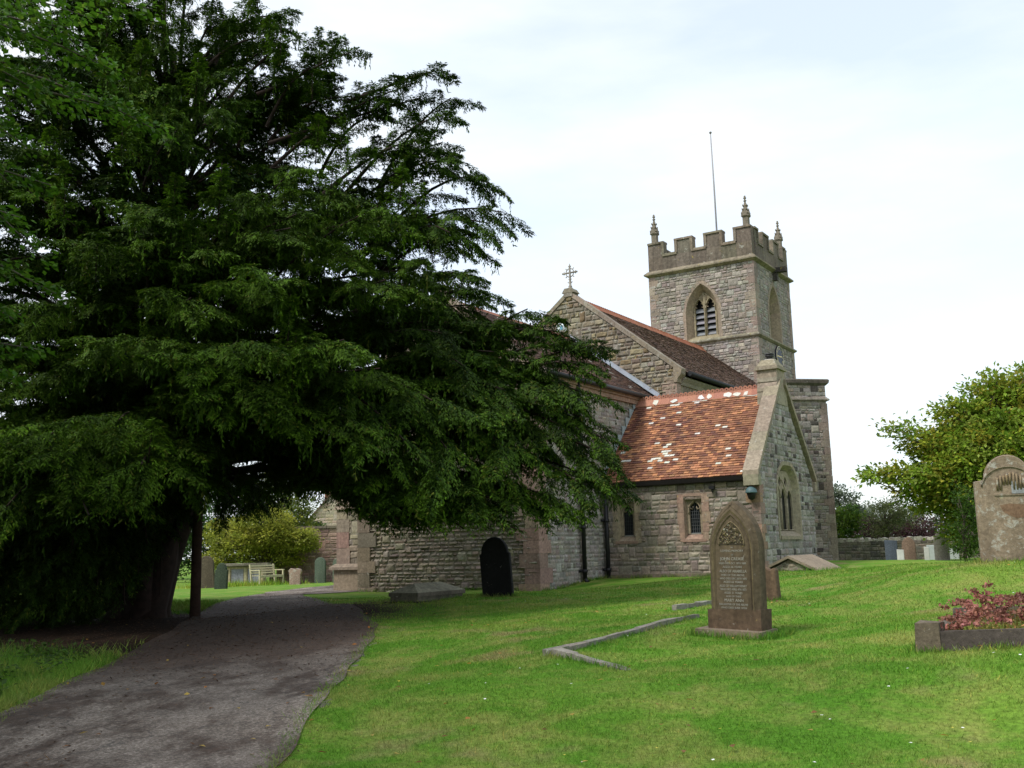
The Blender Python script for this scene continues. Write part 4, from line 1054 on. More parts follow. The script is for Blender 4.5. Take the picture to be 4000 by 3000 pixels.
for s_, z_ in [(rng.uniform(-.14, .14), rng.uniform(1.03, 1.25)) for _ in range(230)]:
    if abs(s_) > arch_half(z_, 1.03, 1.27, .142): continue
    r_ = rng.uniform(.006, .014); d_ = rng.uniform(.004, .016)
    t = tj(pick([(.20, .16, .09), (.13, .10, .06), (.10, .08, .05), (.42, .40, .34)], [.4, .3, .22, .08]), .2)
    an = np.linspace(0, 2 * math.pi, 5, endpoint=False) + rng.uniform(0, 6)
    i_ = [b.v((s_ + r_ * math.cos(a), yf - .004, z_ + r_ * 1.2 * math.sin(a))) for a in an]; c_ = b.v((s_, yf - .004 - d_, z_))
    for k in range(5): b.f((i_[k], i_[(k + 1) % 5], c_), t)
b.tube([(s_, yf - .006, z_) for s_, z_ in pan], .008, 5, (.19, .15, .085))
b.build('carved_panel', M_GRAVE, body_)
b = MB()
txt = [('IN', .022, .985), ('LOVING MEMORY', .034, .945), ('OF', .022, .905), ('JOHN CREASE', .046, .855), ('WHO DIED OCT 18TH 1888', .03, .812), ('AGED 66 YEARS', .033, .772), ('ALSO OF ARABELLA', .042, .724), ('WIFE OF THE ABOVE', .03, .685), ('WHO DIED DEC 28TH 1892', .031, .648), ('AGED 62 YEARS', .033, .611), ('ALSO OF WILLIAM HENRY', .036, .568), ('WHO DIED APRIL 4TH 1873', .033, .532), ('AGED 21 YEARS', .031, .496), ('ALSO OF THEIR', .026, .460), ('MARY ANN', .045, .412), ('DAUGHTER OF THE ABOVE', .03, .373), ('WHO DIED JUNE 10TH', .03, .338), ('1918 AGED 80 YEARS', .031, .303), ('PEACEFULLY ASLEEP', .031, .258)]
add_text(b, [(q[0], q[1], q[2], rng.uniform(-.004, .004), min(1.0, .385 / (len(q[0]) * q[1] * .66))) for q in txt], yf - .002, (.30, .285, .245))
b.build('inscription', M_PAINT, body_)
b = MB()
b.abox((-W_ / 2 - .018, -TH / 2 - .016, .02), (W_ / 2 + .018, TH / 2 + .016, .33), (.125, .085, .055), jit=.008)
b.build('base_block', M_GRAVE, o)
b = MB(); b.abox((-W_ / 2 - .12, -TH / 2 - .13, -.1), (W_ / 2 + .06, TH / 2 + .08, .12), (.22, .17, .125), jit=.012); b.build('plinth', M_KERB, o)

E = thing('grave_kerb', 'weathered grey stone kerb half sunk in the turf in front of the pointed headstone', 'grave kerb', gpt(.9, 10.9))
def kerb_run(P0, P1, wd, hgt, n, name, z0=None, z1=None, t=(.235, .215, .185)):
    b = MB(); P0, P1 = A(P0), A(P1); d = (P1 - P0); L_ = np.linalg.norm(d); d /= L_; nn = A([-d[1], d[0]])
    org = A(E.location)
    for k in range(n):
        a_, e_ = P0 + d * L_ * k / n, P0 + d * L_ * (k + .985) / n
        za = (gz(*a_) + (hgt if z0 is None else z0 + (z1 - z0) * k / n)); ze = (gz(*e_) + (hgt if z0 is None else z0 + (z1 - z0) * (k + 1) / n))
        b.box((a_[0], a_[1], za - .2), (*(e_ - a_), ze - za), (*(nn * wd), 0), (0, 0, .2), tj(t, .18), jit=.01)
    b.build(name, M_KERB, E, org)
k0 = A([.30, 10.45]); k1 = hit(1512, 1337)
kerb_run(k0, k1, .085, .055, 9, 'kerb_rail'); kerb_run(k0 + A([.02, -.02]), k0 + A([.62, -1.15]), .10, 0, 4, 'kerb_rail', .075, -.01)
kerb_run(hit(1462, 1317), hit(1560, 1304), .09, .055, 4, 'kerb_rail')

# stones on the church lawn
x, y = 3.62, 15.9
o, b = grave('shouldered_headstone', 'worn brown headstone with dipped shoulders, mostly hidden behind the tall pointed headstone', x, y,
             [(-.34, 0), (.34, 0), (.34, .44), (.32, .48), (.25, .45), (.19, .49), (.12, .57), (.02, .63), (-.02, .63), (-.12, .57), (-.19, .49), (-.25, .45), (-.32, .48), (-.34, .44)], .13, (.145, .10, .062), M_GRAVE, rz=-math.radians(38), lean=math.radians(-3))
b.build('stone', M_GRAVE, o)
x, y = -.36, 20.0
o, b = grave('dark_headstone', 'black round topped headstone leaning slightly in front of the rubble chancel wall', x, y, outline_round(.60, 1.10, .035, .80), .11, (.012, .012, .014), M_SLATE, rz=-math.radians(17), lean=math.radians(-3.5))
b.build('stone', M_SLATE, o)
# coped grave slab
o = thing('coped_grave', 'low grey coped grave slab on a dark plinth by the chancel corner', 'tomb', gpt(-1.7, 20.0, -.05), -YAW)
b = MB()
def coped(b, w_, l_, h0, h1, t, hip=.35, t2=None):
    b.abox((-w_ / 2, -l_ / 2, 0), (w_ / 2, l_ / 2, h0), t2 or t, jit=.008)
    i_ = [b.v(p) for p in ((-w_ / 2 - .03, -l_ / 2 - .03, h0), (w_ / 2 + .03, -l_ / 2 - .03, h0), (w_ / 2 + .03, l_ / 2 + .03, h0), (-w_ / 2 - .03, l_ / 2 + .03, h0))]
    m_ = [b.v((b.V[q][0], b.V[q][1], h0 + .07)) for q in i_]
    r_ = [b.v((0, -l_ / 2 + hip, h1)), b.v((0, l_ / 2 - hip, h1))]
    b.f(i_[::-1], t)
    for k in range(4): b.f((i_[k], i_[(k + 1) % 4], m_[(k + 1) % 4], m_[k]), tj(t2 or t, .1))
    b.f((m_[0], m_[1], r_[0]), tj(t, .08)); b.f((m_[1], m_[2], r_[1], r_[0]), t); b.f((m_[2], m_[3], r_[1]), t); b.f((m_[3], m_[0], r_[0], r_[1]), t)
coped(b, .62, 1.45, .15, .38, (.25, .24, .175), .3, (.13, .12, .09)); b.build('coped_slab', M_GRAVE, o)
b = MB(); b.abox((-.42, -.84, -.05), (.42, .84, .06), (.045, .042, .036), jit=.01); b.build('plinth', M_GRAVE, o)
# gabled ledger by the side room
o = thing('coped_tomb', 'low tan coped tomb half buried in the grass below the gable window', 'tomb', gpt(6.55, 24.3, -.12), -YAW)
b = MB()
gt = (.25, .20, .145)
b.extrude([(-.75, -.95, .12), (0, -.95, .46), (.75, -.95, .10), (.75, -.95, .04), (0, -.95, .40), (-.75, -.95, .06)], (0, 1.9, 0), gt); b.build('coped_slab', M_KERB, o)
b = MB(); rubble(b, (0, -.86, 0), A([1, 0, 0]), A([0, -1, 0]), -.1, .38, lambda z: (-.62 + max(0, z - .06) * 2.0, .62 - max(0, z - .06) * 2.0), course=(.07, .1), length=(.1, .2), cols=WARM, relief=.02)
b.abox((-.55, -.8, -.1), (.55, .8, .1), (.2, .17, .13)); b.build('rubble_base', M_RUB, o)

# big lichened stone at the right edge
x, y = at(2194, 1217, 15)[:2]
o, b = grave('lichened_headstone', 'large tan headstone spotted with pale lichen at the right edge of the lawn', x, y,
             outline_round(.90, 1.49, .14, 1.14), .15, (.27, .215, .145), M_GRAVEL, rz=-math.radians(16), sink=.1)
bd = b.build('stone', M_GRAVEL, o)
for_shift = -.115
b = MB(); yf = -.076
b.abox((-.20, yf - .012, 1.14), (.24, yf, 1.16), (.25, .20, .14))
for k, s_ in enumerate(np.linspace(-.15, .2, 9)):
    h_ = 1.50 - abs(s_ - .02) * .6
    if 2 <= k <= 4: b.tube([(s_, yf, 1.30), (s_, yf - .02, h_ - .03)], .017, 5, (.26, .19, .11))
    else: b.tube([(s_, yf, 1.22), (s_ + rng.uniform(-.01, .01), yf - .02, h_)], .017, 5, (.25, .19, .12))
b.quad((.03, yf - .01, 1.165), (.24, yf - .01, 1.165), (.24, yf - .01, 1.24), (.03, yf - .01, 1.24), (.30, .31, .32)); b.quad((.03, yf - .01, 1.24), (.11, yf - .01, 1.24), (.11, yf - .01, 1.34), (.03, yf - .01, 1.34), (.30, .31, .32))
b.tube([(.36 * math.cos(a), yf - .004, 1.25 + .30 * math.sin(a)) for a in np.linspace(.1, math.pi - .1, 14)], .012, 5, (.22, .18, .12))
b.V = [(p[0], p[1], p[2] + for_shift) for p in b.V]; b.build('carved_panel', M_GRAVEL, bd)
b = MB(); pts = [(-.12, 1.0), (.0, 1.02), (.2, .99), (.3, .93), (.22, .84), (.06, .82), (-.05, .86), (-.10, .93)]
b.poly([(s_ + rng.normal(0, .012), yf + .0, z_ + rng.normal(0, .012)) for s_, z_ in pts], (.235, .145, .092)); b.V = [(p[0], p[1] - .002, p[2] + for_shift) for p in b.V]; b.build('rust_stain', M_GRAVE, bd)

# sedum plot
E = thing('grave_kerb', 'dark stone grave kerb with a lichened corner block around the pink sedum', 'grave kerb', gpt(4.1, 8.9))
dS = A([.85, -.53]); nS = A([.53, .85]); s0 = at(1985, 1393, 8.7)[:2]
org = A(E.location)
zk = gz(*s0)
def kb(o_, l_, w_, z0_, z1_, t, nm, jit=.012, tilt_=0.0):
    b = MB(); b.box((o_[0], o_[1], z0_), (*(dS * l_), tilt_), (*(nS * w_), 0), (0, 0, z1_ - z0_), t, jit=jit); return b
kb(s0 + dS * .16, 2.3, .12, zk - .12, zk + .155, (.085, .07, .06), '', .012, .11).build('kerb_rail', M_KERB, E, org)
kb(s0 - dS * .02 - nS * .02, .19, .3, zk - .12, zk + .225, (.15, .12, .085), '', .015).build('corner_block', M_KERB, E, org)
kb(s0 + nS * .28 - dS * .0, .12, 1.35, zk - .1, zk + .17, (.13, .11, .09), '').build('kerb_rail', M_KERB, E, org)
kb(s0 + nS * 1.6, 2.4, .12, zk - .1, zk + .24, (.13, .11, .09), '', .012, .11).build('kerb_rail', M_KERB, E, org)
V, F, T = [], [], []
def sed():
    for _ in range(760):
        a_, c_ = rng.uniform(.10, 2.4), rng.uniform(.1, 1.55)
        p = s0 + dS * a_ + nS * c_
        bz = gz(*p) + .04 + a_ * .045; h_ = rng.uniform(.09, .23) * (1.25 if rng.random() < .35 else 1)
        lean_ = rng.normal(0, .035, 2); top = A([p[0] + lean_[0], p[1] + lean_[1], bz + h_])
        n0 = len(V); wv_ = rng.uniform(-.004, .004, 2) + .004
        V.extend([(p[0], p[1], bz - .08), (p[0] + wv_[0], p[1] + wv_[1], bz - .08), tuple(top), tuple(top)]); F.append((n0, n0 + 1, n0 + 2, n0 + 3)); T.append(tj((.26, .20, .06), .25))
        if rng.random() < .38:
            tc0 = tj(pick([(.30, .115, .095), (.24, .085, .07), (.36, .16, .12), (.20, .085, .055)]), .2)
            R_ = rng.uniform(.03, .065)
            for _k in range(26):
                q = top + A([*(rng.normal(0, R_ * .55, 2)), rng.normal(.0, .012)]); s_ = rng.uniform(.006, .013); e1 = rng.normal(0, 1, 3); e1 /= np.linalg.norm(e1); e2 = np.cross(e1, rng.normal(0, 1, 3)); e2 /= np.linalg.norm(e2)
                n0 = len(V); V.extend([tuple(q - e1 * s_ - e2 * s_), tuple(q + e1 * s_ - e2 * s_), tuple(q + e1 * s_ + e2 * s_), tuple(q - e1 * s_ + e2 * s_)]); F.append((n0, n0 + 1, n0 + 2, n0 + 3)); T.append(tj(tc0, .25))
    for _ in range(5200):
        a_, c_ = rng.uniform(.08, 2.45), rng.uniform(.1, 1.6); p = s0 + dS * a_ + nS * c_
        q = A([p[0], p[1], gz(*p) + .02 + a_ * .045 + rng.uniform(0, .08)]); s_ = rng.uniform(.008, .018); e1 = rng.normal(0, 1, 3); e1 /= np.linalg.norm(e1); e2 = np.cross(e1, rng.normal(0, 1, 3)); e2 /= np.linalg.norm(e2)
        n0 = len(V); V.extend([tuple(q - e1 * s_), tuple(q - e2 * s_ * .5), tuple(q + e1 * s_), tuple(q + e2 * s_ * .5)]); F.append((n0, n0 + 1, n0 + 2, n0 + 3)); T.append(tj(pick([(.30, .22, .055), (.20, .20, .05), (.34, .18, .07), (.13, .16, .04)]), .25))
sed()
me = np_mesh('sedum', A(V), A(F), A(T), [M_SEDUM]); so_ = new_obj('sedum_bed', me)
tag(so_, 'bed of pink and rust coloured sedum flowers filling the kerbed plot', 'sedum', kind='stuff')

# far stones on the right, beyond the rise of the lawn
def far(px, Y): p = at(px, 1205, Y); return p[0], p[1]
fr_ = -math.radians(20)
for (px, Y, nm, lb, ol, th, t, mt, ln) in (
    (1927, 42, 'slate_headstone', 'upright blue grey slate headstone with a flat top beside the churchyard wall', [(-.24, 0), (.24, 0), (.24, .80), (-.24, .83)], .1, (.10, .125, .155), M_SLATE, 0),
    (1965, 42.5, 'gabled_headstone', 'pinkish headstone with a low pointed head, right of the small white one', outline_point(.52, .95, .62), .14, (.33, .22, .17), M_GRAVE, 0),
    (2036, 42, 'gothic_headstone', 'tall pale pointed headstone standing beyond the rise', outline_point(.56, 1.22, .72), .13, (.46, .44, .38), M_GRAVEL, 0),
    (1946, 41, 'white_marker', 'small white grave marker between the slate stone and the pinkish headstone', [(-.13, 0), (.13, 0), (.13, .44), (-.13, .46)], .1, (.62, .62, .60), M_PAINT, 0),
    (2017, 44, 'white_marker', 'pale square grave block just left of the tall pale pointed headstone', [(-.24, 0), (.24, 0), (.24, .60), (-.24, .60)], .2, (.50, .53, .56), M_PAINT, 0),
    (2003, 43, 'white_marker', 'narrow white grave post at the left of the pale block', [(-.10, 0), (.10, 0), (.10, .52), (-.10, .55)], .1, (.60, .60, .57), M_PAINT, 0),
    (2062, 44, 'white_marker', 'low pale grave block just right of the tall pale pointed headstone', [(-.19, 0), (.19, 0), (.17, .52), (-.17, .52)], .2, (.48, .52, .55), M_PAINT, 0)):
    x, y = far(px, Y)
    o, b = grave(nm, lb, x, y, ol, th, t, mt, rz=-math.radians(25), sink=.05, group='small pale grave markers beyond the rise' if nm == 'white_marker' else None, cat='grave marker' if nm == 'white_marker' else 'gravestone')
    b.build('stone', mt, o)

# stones beyond the path on the left
for (px, py, Y, nm, lb, ol, th, t, mt, rz, ln) in (
    (692, 1258, 46, 'mossy_headstone', 'green grey round topped headstone near the pinkish wall, right of the eroded stone', outline_round(.52, 1.10, 0), .12, (.10, .125, .095), M_GRAVE, -20, 0),
    (731, 1256, 45.6, 'mossy_headstone', 'green grey headstone half hidden behind the church buttress', outline_round(.52, 1.05, 0), .12, (.12, .135, .10), M_GRAVE, -20, 0),
    (638, 1262, 44, 'eroded_headstone', 'short eroded pink headstone with a white crusted top beside the bench', [(-.24, 0), (.24, 0), (.25, .35), (.29, .52), (.26, .62), (.1, .66), (-.05, .64), (-.2, .67), (-.29, .58), (-.25, .35)], .14, (.34, .25, .20), M_GRAVEL, -15, 0),
    (477, 1268, 40, 'ivy_headstone', 'dark green ivied headstone in front of the table tomb', outline_round(.50, .95, .05, .7), .13, (.055, .075, .05), M_GRAVE, -10, 2),
    (449, 1265, 43, 'leaning_headstone', 'tall brown headstone in shade, left of the ivied one', outline_round(.62, 1.3, 0, .95), .14, (.10, .085, .055), M_GRAVE, -10, -4)):
    x, y = at(px, py, Y)[:2]
    o, b = grave(nm, lb, x, y, ol, th, t, mt, rz=math.radians(rz), sink=.06, lean=math.radians(ln), group='green grey round topped headstones' if nm == 'mossy_headstone' else None)
    b.build('stone', mt, o)
# table tomb
x, y = at(533, 1265, 47)[:2]
o = thing('table_tomb', 'pale stone table tomb with two grey side panels and an overhanging lid', 'tomb', gpt(x, y, -.03), math.radians(4))
tt = (.34, .29, .19)
b = MB(); b.abox((-.86, -.42, .0), (.86, .42, .12), tt); b.abox((-.78, -.35, .12), (.78, .35, .88), tt)
for s_ in (-.78, -.06, .66): b.abox((s_, -.385, .14), (s_ + .12, -.35, .88), tj((.42, .36, .22)))
b.abox((-.78, -.38, .80), (.78, -.35, .88), (.40, .34, .21)); b.build('chest', M_DRESS, o)
for s_ in (-.64, .08):
    b = MB(); b.abox((s_ + .03, -.365, .18), (s_ + .55, -.351, .78), (.30, .31, .33)); b.build('side_panel', M_GRAVE, o)
b = MB(); b.abox((-.98, -.52, .93), (.98, .52, 1.03), (.25, .225, .17), jit=.01); b.abox((-.88, -.44, .88), (.88, .44, .93), (.3, .26, .18)); b.build('lid', M_GRAVE, o)
# bench
x, y = at(578, 1263, 45.5)[:2]
o = thing('bench', 'pale wooden slatted bench with arms beside the table tomb', 'bench', gpt(x, y), math.radians(58))
wt = (.46, .42, .27)
b = MB()
for k in range(4): b.abox((-.70, -.24 + k * .12, .40), (.70, -.15 + k * .12, .43), tj(wt, .08))
b.abox((-.7, -.25, .33), (.7, -.22, .40), wt); b.build('seat', M_WOOD, o)
b = MB()
for k in range(4): b.box((-.70, .235 + .03 * k, .50 + .1 * k), (1.4, 0, 0), (0, .025, 0), (0, .02, .065), tj(wt, .08))
b.build('backrest', M_WOOD, o)
for sx in (-.72, .66):
    b = MB(); b.abox((sx, -.26, 0), (sx + .06, -.20, .62), wt); b.build('leg', M_WOOD, o)
    b = MB(); b.box((sx, .20, 0), (.06, 0, 0), (0, .06, 0), (0, .14, .90), wt); b.build('leg', M_WOOD, o)
    b = MB(); b.abox((sx - .01, -.29, .62), (sx + .07, .28, .66), wt); b.build('armrest', M_WOOD, o)

# pinkish boundary wall and cottage behind it on the left
w0 = at(700, 1250, 53); w1 = at(790, 1250, 53)
o = thing('garden_wall', 'tall pinkish rubble garden wall with stone coping behind the bench', 'wall', (w0[0], w0[1], .35))
b = MB(); Sx = A([1.0, 0.0, 0]); 
rubble(b, w0 * A([1, 1, 0]), Sx, A([0, -1.0, 0]), .2, 3.0, lambda z: (-2.4, w1[0] - w0[0] + 6), course=(.13, .22), length=(.2, .5), cols=[(.30, .19, .16), (.27, .18, .15), (.34, .24, .19), (.24, .17, .14)], mortar=(.30, .22, .18), relief=.03)
b.abox((w0[0] - 2.4, w0[1] + .02, .1), (w1[0] + 6, w0[1] + .5, 3.0), (.28, .2, .16)); b.build('wall', M_RUB, o, (w0[0], w0[1], .35))
b = MB(); 
for k in range(20):
    xx = w0[0] - 2.5 + k * (w1[0] - w0[0] + 8.5) / 20; b.abox((xx, w0[1] - .08, 3.0), (xx + (w1[0] - w0[0] + 8.5) / 20 - .02, w0[1] + .58, 3.12), tj((.20, .165, .125), .15))
b.build('coping', M_KERB, o, (w0[0], w0[1], .35))
hx, hy = at(724, 1140, 78)[:2]
o = thing('cottage', 'buff stone cottage gable with a small dark attic window beyond the garden wall', 'house', (hx, hy, .4))
b = MB(); hw, ze, za = 2.6, 3.6, 6.4
rubble(b, (hx, hy, 0), Sx, A([0, -1.0, 0]), .4, za, lambda z: (-hw * min(1, (za - z) / (za - ze)), hw * min(1, (za - z) / (za - ze))), [lambda z: (-1.55, -.95) if 3.65 < z < 4.05 else None], course=(.16, .26), length=(.25, .6), cols=[(.44, .36, .26), (.38, .31, .22), (.48, .41, .31)], mortar=(.46, .40, .31), relief=.03)
for sx in (-1, 1): b.quad((hx + sx * hw, hy, .3), (hx + sx * hw, hy + 8, .3), (hx + sx * hw, hy + 8, ze), (hx + sx * hw, hy, ze), (.36, .3, .22))
b.build('wall', M_RUB, o, (hx, hy, .4))
b = MB()
for sx in (-1, 1):
    b.extrude([(hx + sx * (hw + .25), hy - .12, ze - .28), (hx, hy - .12, za + .02), (hx, hy - .12, za + .16), (hx + sx * (hw + .3), hy - .12, ze - .18)], (0, 8.2, 0), (.16, .11, .085))
rf = b.build('roof', M_TILED, o, (hx, hy, .4))
b = MB(); b.abox((hx - .85, hy + .3, 5.3), (hx - .45, hy + .7, 6.75), (.36, .17, .12)); b.lathe((hx - .65, hy + .5, 6.75), [(.1, 0), (.12, .3)], 8, (.42, .20, .13)); b.build('chimney', M_RUB, rf, (hx, hy, .4))
b = MB(); b.abox((hx - 1.58, hy + .10, 3.63), (hx - .92, hy + .14, 4.08), (.03, .03, .035)); 
b.extrude([(hx - 1.25 + .36 * math.cos(a), hy - .03, 4.02 + .12 * math.sin(a)) for a in np.linspace(0, math.pi, 7)], (0, .1, 0), (.34, .28, .2)); b.build('window', M_GLASS, o, (hx, hy, .4))

# churchyard wall on the right
w0 = at(1770, 1213, 52); w1 = at(2140, 1205, 47)
o = thing('churchyard_wall', 'low grey brown churchyard wall with pale cock and hen coping beyond the far graves', 'wall', (*w0[:2], .6))
dW = (w1 - w0) * A([1, 1, 0]); LW = np.linalg.norm(dW); dW /= LW; nW = A([dW[1], -dW[0], 0])
b = MB(); rubble(b, w0 * A([1, 1, 0]), dW, nW, .3, 1.62, lambda z: (0, LW), course=(.1, .17), length=(.15, .4), cols=[(.20, .18, .14), (.16, .145, .115), (.24, .21, .17), (.13, .12, .10)], mortar=(.19, .175, .145), relief=.03, wob=.01)
b.box(w0 * A([1, 1, 0]) + A([0, 0, .3]) - nW * .4, dW * LW, nW * .38, (0, 0, 1.3), (.18, .16, .13)); b.build('wall', M_RUB, o, (*w0[:2], .6))
b = MB(); s_ = 0
while s_ < LW:
    h_ = rng.uniform(.10, .2); w_ = rng.uniform(.1, .2)
    b.box(w0 * A([1, 1, 0]) + dW * s_ + A([0, 0, 1.60]) - nW * .38, dW * (w_ - .015), nW * .4, (0, 0, h_), tj((.42, .39, .33), .25), jit=.025); s_ += w_
b.build('coping', M_KERB, o, (*w0[:2], .6))

# post beside the path
x, y = at(421, 1333, 21)[:2]
o = thing('prop_post', 'dark upright timber post standing beside the path under the yew', 'post', gpt(x, y))
b = MB(); b.tube([(x, y, gz(x, y) - .1), (x + .01, y, 2.0), (x + .03, y, 3.4)], [.105, .098, .095], 10, (.055, .032, .024)); pst = b.build('post', M_BARK, o, A(o.location))

# ------------------------------------------------------------------ trees
def unit(v): return v / (np.linalg.norm(v, axis=-1, keepdims=True) + 1e-9)
def leaves_mesh(name, pos, dirs, nrm, ln, wd, tint, mat, fold=.25):
    """one pointed leaf (two faces folded along the midrib) per row"""
    n = len(pos); d = unit(dirs); s = unit(np.cross(d, nrm)); u = np.cross(s, d)
    ln = ln[:, None]; wd = wd[:, None]
    a = pos; m_ = pos + d * ln * .45; tip = pos + d * ln
    l_ = m_ + s * wd * .5 + u * wd * fold; r_ = m_ - s * wd * .5 + u * wd * fold
    V = np.stack([a, l_, tip, r_], 1).reshape(-1, 3)
    k = np.arange(n)[:, None] * 4
    F = np.concatenate([k + A([[0, 1, 2]]), k + A([[0, 2, 3]])], 1).reshape(-1, 3)
    return np_mesh(name, V, F, np.repeat(tint, 2, 0), [mat])

# --- the yew
YZ = gz(*YEW)
yew = thing('yew_tree', 'huge dark green yew with sweeping layered boughs overhanging the path', 'tree', (YEW[0], YEW[1], YZ))
YO = A([YEW[0], YEW[1], YZ])
trunk = MB(); bk_ = (.026, .016, .012)
def limb(mb, p0, p1, r0, r1, sag=0.0, n=7, sides=7, wig=.12, t=bk_):
    p0, p1 = A(p0, float), A(p1, float); L_ = np.linalg.norm(p1 - p0); pts = []
    w1, w2 = rng.normal(0, wig, 3), rng.normal(0, wig, 3)
    for k in np.linspace(0, 1, n):
        p = p0 + (p1 - p0) * k + A([0, 0, sag * 4 * k * (1 - k)]) + (w1 * math.sin(k * math.pi) + w2 * math.sin(k * 2 * math.pi)) * min(1, L_ / 4)
        pts.append(p)
    mb.tube(pts, list(np.linspace(r0, r1, n)), sides, t)
    return pts
# fluted, leaning bole made of merged stems
for dx, dy, r_, lx_, ly_, top in ((-.3, 0, .5, .45, 0, 4.6), (.02, -.15, .30, 1.25, -.1, 4.2), (-.65, .1, .38, -.6, .2, 4.4), (-.2, -.35, .32, .3, -.7, 4.2), (-.4, .4, .36, .0, .9, 4.4), (-.05, .25, .32, .9, .5, 4.6)):
    b0 = YO + A([dx, dy, -.3])
    trunk.tube([b0 + A([dx * .5, dy * .5, 0]), b0 + A([0, 0, .5]), b0 + A([lx_ * .2, ly_ * .2, 1.5]), b0 + A([lx_ * .6, ly_ * .6, 2.8]), b0 + A([lx_, ly_, top])], [r_ * 1.35, r_ * 1.05, r_, r_ * .9, r_ * .6], 10, tj(bk_, .15))
for k in range(9):
    a = k * .7 + .2; limb(trunk, YO + A([0, 0, 3.2]), YO + A([2.2 * math.cos(a), 2.2 * math.sin(a), 6.0 + 2.5 * rng.random()]), .34, .16, 0, 6, 8)
limb(trunk, YO + A([0, 0, 4]), YO + A([.2, -.2, 12.5]), .42, .06, 0, 9, 8)
trunk.build('trunk', M_BARK, yew, YO)

RZ = [(1.0, 9.6), (2.6, 10.0), (4.8, 9.4), (6.0, 7.9), (7.8, 7.9), (9.8, 6.7), (11.2, 5.2), (13.0, 3.6), (14.4, 1.2)]
Rz = lambda z: np.interp(z, [q[0] for q in RZ], [q[1] for q in RZ])
SP, SDr, SN, SL, SW, ST = [], [], [], [], [], []
wood = MB()
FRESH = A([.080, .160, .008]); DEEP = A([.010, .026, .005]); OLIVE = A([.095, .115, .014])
def plume(p0, d, Lp, Wp, droop=.5, det=1.0, fresh=.6, bt=1.0, spire=False):
    """one feathery plume: a spine with drooping flat twigs on both sides (or all round)"""
    d = unit(A(d, float)); m = max(10, int(Lp / .044 * 2 * det))
    t = (np.arange(m) + rng.random(m)) / m
    up = A([0, 0, 1.0]); s = np.cross(d, up); s /= np.linalg.norm(s) + 1e-6; n2 = np.cross(s, d)
    w = Wp * ((1 - t) ** .75 * .95 + .10) * np.minimum(1, t * 3.5 + .35) * rng.uniform(.7, 1.2, m)
    sp = p0 + d * (Lp * t)[:, None] - up * (droop * .28 * Lp * t ** 2)[:, None]
    if spire:
        a = rng.uniform(0, 2 * math.pi, m); lat = s * np.cos(a)[:, None] + n2 * np.sin(a)[:, None]; td = unit(lat * .9 + d * .45 - up * .25 * droop)
    else:
        sg = np.where(np.arange(m) % 2, 1.0, -1.0)[:, None]; td = unit(s * sg * rng.uniform(.6, 1, (m, 1)) + d * rng.uniform(.4, .8, (m, 1)) + n2 * rng.normal(.05, .22, (m, 1)) - up * .2 * droop)
    k = max(4, int(Wp / .037 * det)); q = (np.arange(k)[None, :] + rng.random((m, k))) / k
    P_ = sp[:, None, :] + td[:, None, :] * (q * w[:, None])[..., None] - up * (droop * .55 * (q * w[:, None]) ** 2 / Wp)[..., None]
    tdir = unit(td[:, None, :] - up * (droop * 1.0 * q * w[:, None] / Wp)[..., None])
    nn = unit(np.cross(tdir, np.cross(up + 0 * tdir, tdir)) + 1e-4)
    for sg in (-1, 1):
        lat = np.cross(tdir, nn) * sg
        dd = unit(tdir * .85 + lat * rng.uniform(.35, .8, (m, k, 1)) + rng.normal(0, .16, (m, k, 3)) - up * .18 * droop)
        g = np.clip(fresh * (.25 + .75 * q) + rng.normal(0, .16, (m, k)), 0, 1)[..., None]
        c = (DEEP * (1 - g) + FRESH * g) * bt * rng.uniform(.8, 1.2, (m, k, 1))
        c = np.where(rng.random((m, k, 1)) < .04, OLIVE * bt, c)
        f = lambda x: x.reshape(-1, 3)
        n_ = m * k
        SP.append(f(P_ + rng.normal(0, .012, (m, k, 3)))); SDr.append(f(dd)); SN.append(f(unit(nn + rng.normal(0, .3, (m, k, 3))))); SL.append(rng.uniform(.05, .098, n_) / det ** .5); SW.append(rng.uniform(.016, .028, n_) / det ** .7); ST.append(f(c))
